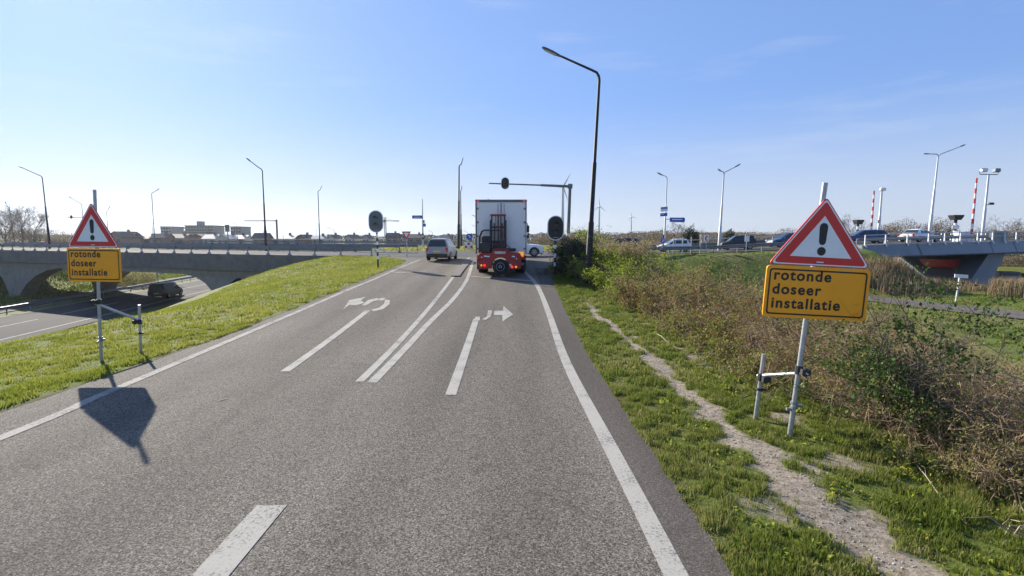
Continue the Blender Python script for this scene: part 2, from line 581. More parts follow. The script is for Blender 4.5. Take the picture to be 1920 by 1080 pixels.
def sand_mask(X, Y):
    xs = 2.72 + .06 * np.sin(Y * .7) + .04 * np.sin(Y * 1.9 + 1) + .02 * np.clip(10 - Y, -5, 8)
    hw = .13 + .05 * np.sin(Y * 1.3 + 1) + np.clip(11 - Y, 0, 8) * .022
    d = np.abs(X - xs) / hw
    n = fbm(X, Y, .22, 21)
    k = sst((1.15 - d + (n - .5) * 2.5) / .6) * sst((20 - Y) / 4)
    # bare spots elsewhere on the verge
    k2 = sst((fbm(X, Y, .7, 31) - .70) / .08) * sst((X - 1.9) / .2) * sst((4.6 - X) / .5) * sst((24 - Y) / 4)
    return np.clip(np.maximum(k, k2 * .85), 0, 1)


def hedge_axis(Y):
    """centre x, half width, top z of the roadside thicket"""
    xc = np.interp(Y, [1, 5.5, 9, 14, 20, 24, 27, 30], [6.1, 5.8, 5.65, 5.6, 5.05, 4.2, 3.4, 3.2])
    hw = np.interp(Y, [1, 5, 9, 14, 20, 24, 27, 30], [1.35, 1.35, 1.35, 1.35, 1.4, 1.35, 1.25, 1.0])
    top = np.interp(Y, [1, 5.4, 6.3, 9, 12, 16.6, 23, 26, 30], [.75, .87, 1.0, 1.05, 1.08, 1.22, 1.7, 1.85, 1.7])
    return xc, hw, top


xs = graded([(-2500, -400, 300), (-400, -100, 12), (-100, -32, 1.6), (-32, -16, .5), (-16, -6.6, .16), (-6.6, 1.4, 1.0), (1.4, 5.0, .07), (5, 10, .2), (10, 40, .6), (40, 100, 1.5), (100, 400, 12), (400, 2500, 300)])
ys = graded([(-60, -4, 8), (-4, 1.5, .6), (1.5, 14, .09), (14, 30, .22), (30, 66, .6), (66, 130, 1.6), (130, 400, 14), (400, 4200, 380)])
GX, GY = np.meshgrid(xs, ys)
GZ = T(GX, GY)
# sink the sheet a little under the paved surfaces
xl = np.interp(GY, [-6, 33, 36, 39, 44], [-7.05, -7.05, -7.4, -9.0, -18])
xr = np.interp(GY, [-6, 10, 22, 30, 36, 40, 44], [1.62, 1.57, 1.85, 2.2, 3.0, 6, 12])
cor = (GX > xl + .05) & (GX < xr - .03) & (GY < 45)
GZ = np.where(cor, GZ - .06, GZ)
rb = (GX > -22) & (GX < 17.5) & (GY > 42.5) & (GY < 58.5)
GZ = np.where(rb, GZ - .06, GZ)
rb2 = (GX >= 17) & (GX < 34) & (GY > 46) & (GY < 62)
GZ = np.where(rb2, GZ - .12, GZ)
rim = sst(np.minimum(np.abs(GX - xr), np.abs(GX - xl)) / -.25 + 1) * (GY < 40) * (~cor)
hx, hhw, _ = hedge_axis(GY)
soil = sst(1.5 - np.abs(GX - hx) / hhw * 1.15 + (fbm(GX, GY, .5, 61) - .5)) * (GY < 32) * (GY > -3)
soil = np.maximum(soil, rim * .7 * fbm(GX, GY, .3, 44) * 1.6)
# random patches of dry yellowish grass, fainter on the left side
dry = sst((fbm(GX, GY, 2.2, 51) - .50) / .14) * .55
dry = np.where(GX < -6, dry * .6, dry)
V = np.stack([GX.ravel(), GY.ravel(), GZ.ravel()], 1)
nx, ny = len(xs), len(ys)
I = np.arange((ny - 1) * nx).reshape(ny - 1, nx)[:, :-1].ravel()
Fq = np.stack([I, I + 1, I + nx + 1, I + nx], 1)
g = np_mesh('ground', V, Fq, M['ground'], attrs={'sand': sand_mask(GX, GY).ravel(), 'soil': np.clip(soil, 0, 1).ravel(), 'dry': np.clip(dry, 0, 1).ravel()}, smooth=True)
tag(g, 'grassy verges, banks and flat country around the roads', kind='structure')

# canal water
w = MB(); w.quad((31.5, 35, -3.0), (130, 5, -3.0), (130, 110, -3.0), (31.5, 110, -3.0))
tag(w.build('canal_water', M['water']), 'dark canal water under the bascule bridge', kind='structure')

# ================================================================== ROADS


def strip(rows):
    """rows: list of lists of points -> grid mesh builder"""
    mb = MB(); n = len(rows[0])
    mb.v = [tuple(p) for r in rows for p in r]
    for i in range(len(rows) - 1):
        for k in range(n - 1):
            mb.f.append((i * n + k, i * n + k + 1, (i + 1) * n + k + 1, (i + 1) * n + k))
    return mb


rows = []
for Y in np.linspace(-6, 44, 101):
    a = float(np.interp(Y, [-6, 33, 36, 39, 44], [-7.05, -7.05, -7.4, -9.0, -18]))
    b = float(np.interp(Y, [-6, 10, 22, 30, 36, 40, 44], [1.62, 1.57, 1.85, 2.2, 3.0, 6, 12]))
    j = .025 * math.sin(Y * 5.1) + .02 * math.sin(Y * 11.7)
    rows.append([(a + (b - a) * k / 6 + (j if k in (0, 6) else 0), Y, float(zroad(Y))) for k in range(7)])
road = strip(rows).build('road', M['asph'], smooth=60)
tag(road, 'speckled grey asphalt slip road climbing to the roundabout', kind='structure')
# darker asphalt margin right of the white edge line
rows = []
for Y in np.linspace(-6, 30, 73):
    b = float(np.interp(Y, [-6, 10, 22, 30], [1.62, 1.57, 1.85, 2.2]))
    l = float(np.interp(Y, [-6, 3, 6, 10, 16, 22, 30], [1.22, 1.2, 1.13, 1.08, 1.12, 1.25, 1.3]))
    rows.append([(l, Y, float(zroad(Y)) + .003), (b + .012 * math.sin(Y * 7), Y, float(zroad(Y)) + .003)])
strip(rows).build('road_margin', M['asph_s'], road)


def on_road(p, dz=.006):
    return Vector((p.x, p.y, float(zroad(p.y)) + dz))


def gp(px, py):
    return gnd(px, py, True)


def line_mark(name, pts, w, mat, dz=.006, step=.5):
    """painted line: centre points in metres (x, y), constant width across the road"""
    P = [Vector((a, b)) for a, b in pts]
    dense = []
    for i in range(len(P) - 1):
        n = max(1, int((P[i + 1] - P[i]).length / step))
        dense += [P[i].lerp(P[i + 1], k / n) for k in range(n)]
    dense.append(P[-1])
    rows = []
    for i, p in enumerate(dense):
        d = (dense[min(i + 1, len(dense) - 1)] - dense[max(i - 1, 0)]).normalized()
        nrm = Vector((d.y, -d.x))
        rows.append([(p.x - nrm.x * w / 2, p.y - nrm.y * w / 2, float(zroad(p.y)) + dz), (p.x + nrm.x * w / 2, p.y + nrm.y * w / 2, float(zroad(p.y)) + dz)])
    return strip(rows).build(name, mat, road)


def smoothpts(pts, n=6):
    out = []
    for i in range(len(pts) - 1):
        p0, p1, p2, p3 = [Vector(pts[max(0, min(len(pts) - 1, j))]) for j in (i - 1, i, i + 1, i + 2)]
        for k in range(n):
            t = k / n
            out.append(tuple(.5 * ((2 * p1) + (p2 - p0) * t + (2 * p0 - 5 * p1 + 4 * p2 - p3) * t * t + (3 * p1 - p0 - 3 * p2 + p3) * t ** 3)))
    out.append(tuple(pts[-1]))
    return out


def pxl(pts):
    return [(gp(*p).x, gp(*p).y) for p in pts]


# edge lines
le = pxl([(0, 822), (208, 733), (475, 620), (640, 549), (712, 519), (788, 487)])
le = [(le[0][0] + .1, -2.0)] + le
line_mark('edge_line', smoothpts(le), .17, M['mark2'])
re_ = pxl([(1267, 1079), (1150, 850), (1062, 680), (1030, 590), (1012, 545), (1000, 526), (980, 506)])
re_ = [(re_[0][0] + .05, -2.0)] + re_
line_mark('edge_line', smoothpts(re_), .18, M['mark'])
# double line that splits round the traffic island
cl = pxl([(674, 716), (740, 650), (800, 583), (838, 535), (866, 498), (880, 483)])
line_mark('lane_line', smoothpts(cl), .15, M['mark'])
cr = pxl([(697, 718), (765, 648), (808, 602), (845, 566), (868, 537), (879, 516), (887, 490)])
line_mark('lane_line', smoothpts(cr), .17, M['mark'])
# near lane dash
a, b = gp(510, 948), gp(395, 1079)
line_mark('lane_dash', [(a.x, a.y), (b.x + (b.x - a.x) * .9, b.y + (b.y - a.y) * .9)], .27, M['mark'])
# arrow shafts
a, b = gp(534, 697), gp(690, 582)
line_mark('arrow_shaft', [(a.x, a.y), (b.x, b.y)], .17, M['mark'])
a, b = gp(845, 741), gp(893, 598)
line_mark('arrow_shaft', [(a.x, a.y), (b.x, b.y)], .17, M['mark'])


def poly_mark(name, polys, mat=None, dz=.007):
    mb = MB()
    for poly in polys:
        mb.add([on_road(gp(*p), dz) for p in poly], [tuple(range(len(poly)))])
    me = mb.build(name, mat or M['mark'], road, recalc=True)
    for p in me.data.polygons:
        pass
    return me


# U-turn arrow (outline read from the photograph, laid on the road)
poly_mark('turn_arrow', [[(643, 581), (655, 563), (686, 557), (677, 563), (683, 568), (668, 573), (655, 572)],
                         [(678, 573), (690, 563), (706, 559), (714, 562), (700, 565), (686, 573)],
                         [(709, 563), (714, 559), (723, 559), (718, 564)],
                         [(722, 562), (731, 563), (731, 570), (719, 580), (701, 584), (696, 581), (711, 577), (720, 570)]])
poly_mark('turn_arrow', [[(891, 594), (900, 594), (900, 601), (889, 602)],
                         [(904, 599), (913, 594), (915, 582), (923, 582), (921, 593), (911, 600)],
                         [(927, 583), (943, 583), (944, 574), (962, 590), (942, 603), (942, 591), (926, 591)]])
# stop lines
a, b = gp(729, 510), gp(838, 516)
line_mark('stop_line', [(a.x, a.y), (b.x, b.y)], .34, M['mark2'])
a, b = gp(879, 518), gp(1000, 527)
line_mark('stop_line', [(a.x, a.y), (b.x, b.y)], .34, M['mark2'], .008)
# faint scratch of old paint
a, b = gp(409, 752), gp(426, 748)
line_mark('paint_scrap', [(a.x, a.y), (b.x, b.y)], .03, M['mark2'])

# slim raised island between the lanes
isl = MB()
outl = [gp(*p) for p in ((846, 519), (862, 519), (872, 505), (885, 489), (876, 487), (861, 502))]
isl.ext([on_road(p, -.02) for p in outl], (0, 0, .08))
tag(isl.build('traffic_island', M['kerb'], smooth=0), 'slim concrete kerb island between the two lanes', kind='structure')

# roundabout carriageway, motorway, bridge road, cycle path
rd = MB()
oc = [(-21, 43.6), (-15, 41.2), (-10, 40.9), (-8.5, 39.8), (-5, 41.5), (4, 41.5), (6.4, 43), (9, 46.3), (13, 48.2), (18, 49.0), (18, 58.2), (9, 58.0), (0, 59.5), (-9, 60), (-16, 58.5), (-21.5, 58.2)]
rd.add([(x, y, .956) for x, y in oc], [tuple(range(len(oc)))])
ra = rd.build('roundabout_road', M['asph2'])
tag(ra, 'pale asphalt roundabout carriageway across the end of the slip road', kind='structure')
for X0, X1, Yc in ((-20, -10, 46.2), (3, 16, 50), (-20, -12, 52), (-8, 2, 50)):
    mb = MB(); mb.quad((X0, Yc - .1, .962), (X1, Yc - .1, .962), (X1, Yc + .1, .962), (X0, Yc + .1, .962)); mb.build('lane_line', M['mark2'], ra)

PATH = [(17.2, 53.3, .962), (22, 53.6, 1.16), (27, 54, 1.40), (33, 54.4, 1.66), (38, 55, 1.86), (46, 57.2, 2.0), (54, 60.5, 2.08), (66, 66, 2.12), (90, 78, 2.12)]


def path_pt(s, off=0, dz=0):
    """point on the bridge road; s = x coordinate"""
    x = [p[0] for p in PATH]
    y, z = np.interp(s, x, [p[1] for p in PATH]), np.interp(s, x, [p[2] for p in PATH])
    e = 1.5
    y2, y1 = np.interp(s + e, x, [p[1] for p in PATH]), np.interp(s - e, x, [p[1] for p in PATH])
    d = Vector((2 * e, y2 - y1)).normalized()
    n = Vector((-d.y, d.x))
    return Vector((s + n.x * off, float(y) + n.y * off, float(z) + dz))


rows = [[path_pt(s, o) for o in (-4.3, 0, 4.3)] for s in np.linspace(17.2, 33.2, 20)]
br = strip(rows).build('bridge_approach_road', M['asph2'], smooth=60)
tag(br, 'grey asphalt road rising to the bascule bridge', kind='structure')

mw = lambda X0, Y: X0 - .17 * (Y - 36)
for nm, x0, x1, lab in (('motorway', -34.6, -45.2, 'motorway carriageway with white lane lines in the cutting'), ('motorway', -47.0, -51.6, 'far motorway carriageway beyond the central guard rail')):
    rows = [[(mw(x0, Y), Y, -4.74), (mw((x0 + x1) / 2, Y), Y, -4.74), (mw(x1, Y), Y, -4.74)] for Y in np.linspace(-40, 260, 61)]
    m_ = strip([list(reversed(r)) for r in rows]).build(nm, M['asph3'])
    tag(m_, lab, kind='structure')
    for xx in ((-36.2, -44.9, -40.6) if x0 > -40 else (-47.3, -51.3)):
        rr = [[(mw(xx - .09, Y), Y, -4.734), (mw(xx + .09, Y), Y, -4.734)] for Y in np.linspace(-40, 200, 41)]
        if xx == -40.6:
            mb = MB()
            for Y in np.arange(0, 130, 12):
                mb.quad((mw(xx - .09, Y), Y, -4.734), (mw(xx + .09, Y), Y, -4.734), (mw(xx + .09, Y + 9), Y + 9, -4.734), (mw(xx - .09, Y + 9), Y + 9, -4.734))
            mb.build('lane_line', M['mark'], m_)
        else:
            strip(rr).build('edge_line', M['mark'], m_)

# cycle path over the meadow
up = [gnd(*p) for p in ((1500, 542), (1640, 556), (1740, 568), (1830, 577), (1935, 588))]
lo = [gnd(*p) for p in ((1500, 552), (1640, 567), (1740, 580), (1830, 590), (1935, 602))]
rows = [[Vector((a.x, a.y, Tz(a.x, a.y) + .07)), Vector((b.x, b.y, Tz(b.x, b.y) + .07))] for a, b in zip(up, lo)]
e0 = [rows[-1][0] + (rows[-1][0] - rows[-2][0]) * 4, rows[-1][1] + (rows[-1][1] - rows[-2][1]) * 4]
rows.append([Vector((p.x, p.y, -1.93)) for p in e0])
path_rows = []
for i in range(len(rows) - 1):
    for k in range(10):
        q = [rows[i][j].lerp(rows[i + 1][j], k / 10) for j in (0, 1)]
        path_rows.append([Vector((p.x, p.y, Tz(p.x, p.y) + .07)) for p in q])
tag(strip(path_rows).build('cycle_path', M['cycle']), 'narrow pale cycle path across the meadow', kind='structure')

# ================================================================== BRIDGES


def spn(s, n, z):
    p = BS + BU * s + BN * n
    return Vector((p[0], p[1], z))


def overpass(n0, n1, s0, s1, label, piers):
    t = thing('overpass', label, 'bridge', spn(s0, n0, .97))

    def slab(name, mat, a0, a1, b0, b1, z0, z1, chamf=0):
        mb = MB()
        mb.ext([spn(a0, b0, z0), spn(a0, b0, z1), spn(a0, b1, z1), spn(a0, b1, z0)], spn(a1, b0, z0) - spn(a0, b0, z0))
        return mb.build(name, mat, t, world=True, recalc=True)
    slab('deck', M['asph2'], s0, s1, n0 + .5, n1 - .5, .55, .975)
    for b0, b1 in ((n0, n0 + .5), (n1 - .5, n1)):
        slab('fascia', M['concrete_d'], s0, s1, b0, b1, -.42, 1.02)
    slab('girder', M['concrete'], s0, s1, n0 + .35, n1 - .35, -.95, .55)
    for prof in piers:
        for a_, b_ in ((n0 + .5, n0 + 2.0), (n1 - 2.0, n1 - .5)):      # two slim Y-shaped piers per support
            mb = MB()
            mb.ext([spn(s, a_, z) for s, z in prof], spn(0, b_, 0) - spn(0, a_, 0))
            mb.build('pier', M['concrete'], t, world=True, recalc=True)
    mb = MB()
    mb.ext([spn(s, n0 + .45, z) for s, z in ((s0 - 6, -4), (s0 - 6, .5), (s0 + 1, .5), (s0 + 1.4, -.9), (s0 + 2.6, -4))], spn(0, n1 - .45, 0) - spn(0, n0 + .45, 0))
    mb.build('abutment', M['concrete'], t, world=True, recalc=True)
    return t


def arc(c, r, a0, a1, n=7):
    return [(c[0] + r * math.cos(R(a0 + (a1 - a0) * i / n)), c[1] + r * math.sin(R(a0 + (a1 - a0) * i / n))) for i in range(n + 1)]


p1 = [(7.4, -5.2), (8.6, -5.2), (8.8, -3.6), (9.3, -2.5), (10.2, -1.75), (11.4, -1.25), (13.4, -.93), (2.9, -.93), (3.3, -1.1), (5.9, -1.15), (6.7, -1.6), (7.1, -2.4)]
p2 = [(44.6, -5.2), (46.2, -5.2), (46.8, -3.8), (47.8, -2.4), (49.5, -1.4), (52, -.93), (34.6, -.93), (37.4, -1.25), (39.8, -1.9), (42.0, -2.9), (43.6, -4.1)]
ov = overpass(0, 11.5, -6, 78, 'concrete roundabout overpass on flared piers left of the slip road', [p1, p2])
sh = lambda pr, d: [(s + d, z) for s, z in pr]
overpass(50, 62, 16, 95, 'second concrete overpass seen in shade beneath the nearer one', [sh(p1, 19), sh(p2, 12)])


def guard_rail(label, pts, spacing=2.6, h=.75, foot=False, group=None, two=False):
    """pts in metres (x, y, z of the ground below)"""
    P = [Vector(p) for p in pts]
    L_ = [0]
    for i in range(len(P) - 1): L_.append(L_[-1] + (P[i + 1] - P[i]).length)

    def pos(s):
        for i in range(len(P) - 1):
            if s <= L_[i + 1] or i == len(P) - 2:
                k = (s - L_[i]) / (L_[i + 1] - L_[i])
                return P[i].lerp(P[i + 1], k), (P[i + 1] - P[i]).normalized()
    t = thing('guard_rail', label, 'guard rail', P[0], group=group)
    n = int(L_[-1] / spacing)
    rings = []
    for i in range(n * 2 + 1):
        p, d = pos(min(L_[-1], i * spacing / 2))
        nr = Vector((d.y, -d.x, 0)).normalized()
        prof = [(.0, -.16), (.05, -.15), (.07, -.09), (.02, -.02), (.02, .02), (.07, .09), (.05, .15), (0, .16), (-.02, .1), (-.02, -.1)]
        rings.append([p + nr * (a + .06) + Vector((0, 0, h - .16 + b)) for a, b in prof])
    mb = MB(); mb.loft(rings); mb.build('beam', M['rail'], t, world=True, recalc=True)
    if two:
        mb = MB()
        mb.tube([p + Vector((0, 0, h + .38)) for p in [pos(i * spacing)[0] for i in range(n + 1)]], .035, 6)
        mb.build('top_rail', M['rail'], t, world=True)
    for i in range(n + 1):
        p, d = pos(min(L_[-1] - .01, i * spacing))
        nr = Vector((d.y, -d.x, 0)).normalized()
        rot = Matrix((d, Vector((-d.y, d.x, 0)), Vector((0, 0, 1)))).transposed()
        q = MB()
        hh = h + (.4 if two else 0)
        q.box(p - nr * .03 + Vector((0, 0, hh / 2 - .1)), (.10, .06, hh + .15), rot)
        if foot:
            q.box(p - nr * .05 + Vector((0, 0, .1)), (.26, .2, .16), rot, .7)
        q.build('post', M['galv_d'], t, world=True)
    return t


z0 = .99
ge = [spn(s, .35, z0) for s in (-5.5, -1, 75)]
ge[0] = Vector((-13.0, 41.1, .93)); ge.insert(0, Vector((-11.4, 41.6, .93)))
guard_rail('steel guard rail with footed posts on the near edge of the overpass', ge, 2.5, .78, True)
guard_rail('guard rail along the far edge of the nearer overpass', [spn(-4, 11.2, z0), spn(75, 11.2, z0)], 2.8, .82, True)
guard_rail('distant guard rail with a thin handrail on the second overpass', [spn(14, 50.4, z0), spn(95, 50.4, z0)], 3.2, .85, False, None, True)
guard_rail('guard rail curving round the island behind the yield sign', [(-24, 63.5, .95), (-16, 61.5, .93), (-9.5, 61, .93)], 2.6, .78)
# end ramp of near rail, painted white
mb = MB(); mb.tube([(-11.4, 41.6, 1.45), (-10.7, 41.9, 1.55), (-10.2, 42.0, 1.2), (-10.0, 42.0, .95)], .06, 6)
t_ = thing('rail_terminal', 'white curved end piece finishing the near overpass guard rail', 'rail end', (-11.4, 41.6, .95))
mb.build('end_piece', M['white'], t_, world=True)

# motorway central rail
guard_rail('guard rail along the motorway central strip', [(mw(-46.1, Y), Y, -4.78) for Y in (10, 60, 120)], 3.0, .75)

# ---- bascule bridge on the right
bb = thing('bascule_bridge', 'blue-grey steel bascule bridge over the canal with white railing posts', 'bridge', path_pt(33.2))
ss = list(np.linspace(33.2, 88, 26))


def bsweep(name, prof, mat, a=33.2, b=88, n=26, parent=bb):
    mb = MB(); mb.loft([[path_pt(s, o, z) for o, z in prof] for s in np.linspace(a, b, n)])
    return mb.build(name, mat, parent, world=True, recalc=True)


bsweep('deck', [(-4.3, 0), (4.3, 0), (4.3, -.3), (-4.3, -.3)], M['asph2'])
bsweep('fascia', [(-5.0, .06), (-4.3, .06), (-4.3, -.7), (-4.6, -1.22), (-5.25, -1.22), (-5.35, -1.1)], M['bluesteel'])
bsweep('fascia', [(5.0, .06), (4.3, .06), (4.3, -.7), (4.6, -1.22), (5.25, -1.22), (5.35, -1.1)], M['bluesteel'])
bsweep('soffit', [(-4.3, -.9), (4.3, -.9), (4.3, -1.15), (-4.3, -1.15)], M['bluesteel'])
for s in (38.5, 47.4, 51.5, 56):     # panel joints
    mb = MB(); mb.ext([path_pt(s, -5.012, .07), path_pt(s + .06, -5.012, .07), path_pt(s + .3, -5.362, -1.1), path_pt(s + .24, -5.362, -1.1)], (0, -.004, 0))
    mb.build('panel_joint', M['trim'], bb, world=True)
# pier, leaning wedge
pr = [(46.5, -4.5), (50.2, -4.5), (54.6, .7), (44.0, .7)]
mb = MB()
mb.v = []
for o in (-4.4, 4.6):
    for s, z in ((44.4, -4.6), (47.6, -4.6), (51.9, .9), (48.9, .9)):
        p = path_pt(s, o); mb.v.append((p.x, p.y, z))
mb.f = [(0, 1, 2, 3), (7, 6, 5, 4), (0, 4, 5, 1), (1, 5, 6, 2), (2, 6, 7, 3), (3, 7, 4, 0)]
mb.build('pier', M['bluesteel'], bb, world=True, recalc=True)
mb = MB()
cw = [(45.6, .15), (49.2, .12), (52.2, -.45), (50.6, -.92), (48.2, -.98), (46.6, -.7)]
mb.ext([Vector((path_pt(s, -2.2).x, path_pt(s, -2.2).y, z)) for s, z in cw], (-.9, 2.2, 0))
mb.build('counterweight', M['redsteel'], bb, world=True, recalc=True)
mb = MB(); mb.ext([path_pt(33.0, -4.2, -1.1), path_pt(33.0, -4.2, -6), path_pt(33.0, 4.2, -6), path_pt(33.0, 4.2, -1.1)], (1.2, 0, 0))
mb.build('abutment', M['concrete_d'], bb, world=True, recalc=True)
# railings
for off, a, b in ((-5.12, 33.4, 74), (5.12, 33.4, 74)):
    for hz, r in ((1.02, .04), (.62, .028)):
        mb = MB(); mb.tube([path_pt(s, off, hz) for s in np.linspace(a, b, 24)], r, 6); mb.build('railing_rail', M['lamp_pale'], bb, world=True)
    for s in np.arange(a, b, 2.05):
        mb = MB()
        q0, q1, q2 = path_pt(s, off * 1.01, -.14), path_pt(s, off, .12), path_pt(s, off * .995, 1.05)
        mb.tube([q0 + Vector((.10, 0, 0)), q1, q2], [.075, .085, .055], 4)
        mb.build('railing_post', M['white'], bb, world=True)
guard_rail('vehicle guard rail on the near side of the bascule bridge', [path_pt(s, -4.1) for s in np.linspace(33.4, 80, 20)], 3.0, .72)
guard_rail('vehicle guard rail on the far side of the bascule bridge', [path_pt(s, 4.15) for s in np.linspace(24, 80, 22)], 3.0, .75)
guard_rail('guard rail at the top of the grass bank before the bridge', [(12.2, 46.4, .93), (15, 47.4, .95), (19, 48.6, 1.0), (25, 49.0, 1.3), (32.5, 49.6, 1.62)], 2.4, .72)
guard_rail('guard rail beyond the bridge approach, behind the waiting cars', [(10.5, 60.5, .9), (17, 58.9, .93), (24, 58.6, 1.2)], 2.6, .75)
# handrail posts at the approach
hr = thing('handrail', 'pale handrail on posts behind the black people carrier', 'railing', path_pt(20, 6))
for hz in (1.1, .65):
    mb = MB(); mb.tube([path_pt(s, 5.3, hz) for s in np.linspace(20, 33, 10)], .035, 6); mb.build('rail', M['lamp_pale'], hr, world=True)
for s in np.arange(20, 33, 2.1):
    mb = MB(); mb.tube([path_pt(s, 5.3, -.1), path_pt(s, 5.3, 1.1)], .05, 6); mb.build('post', M['lamp_pale'], hr, world=True)

# ================================================================== STREET FURNITURE
def text_mesh(body, size, mat, parent, loc, rot, depth=.002, bold=.012, space=1.08, name='lettering', sx=1.0):
    cu = bpy.data.curves.new(name, 'FONT')
    cu.body = body; cu.size = size; cu.extrude = depth; cu.offset = bold * size; cu.space_character = space
    cu.resolution_u = 8
    tmp = bpy.data.objects.new('tmp', cu); COL.objects.link(tmp)
    bpy.context.view_layer.update()
    me = bpy.data.meshes.new_from_object(tmp.evaluated_get(bpy.context.evaluated_depsgraph_get()))
    bpy.data.objects.remove(tmp); bpy.data.curves.remove(cu)
    me.materials.clear(); me.materials.append(mat)
    o = bpy.data.objects.new(name, me); COL.objects.link(o)
    o.parent = parent; o.location = loc; o.rotation_euler = rot; o.scale = (sx, 1, 1)
    return o


def rpoly(pts, r, n=5):
    """round the corners of a 2-D polygon"""
    out = []
    m = len(pts)
    for i in range(m):
        p, a, b = Vector(pts[i]), Vector(pts[i - 1]), Vector(pts[(i + 1) % m])
        da, db = (a - p).normalized(), (b - p).normalized()
        ang = da.angle(db)
        dist = r / math.tan(ang / 2)
        s, e = p + da * dist, p + db * dist
        for k in range(n + 1):
            t = k / n
            out.append(tuple(s * (1 - t) ** 2 + p * 2 * t * (1 - t) + e * t * t))
    return out


def plate(poly, y, th, ):
    """flat plate facing -Y: polygon in (x, z), front face at y, thickness th behind"""
    mb = MB(); mb.ext([(a, y, b) for a, b in poly], (0, th, 0)); return mb


def tri(w, h, zb):
    return [(-w / 2, zb), (w / 2, zb), (0, zb + h)]


def offs(poly, c, k):
    return [(c[0] + (p[0] - c[0]) * k, c[1] + (p[1] - c[1]) * k) for p in poly]


def stripes(mb, rects, y, t=.003):
    for x0, x1, z0, z1 in rects:
        mb.ext([(x0, y, z0), (x1, y, z0), (x1, y, z1), (x0, y, z1)], (0, t, 0))
    return mb


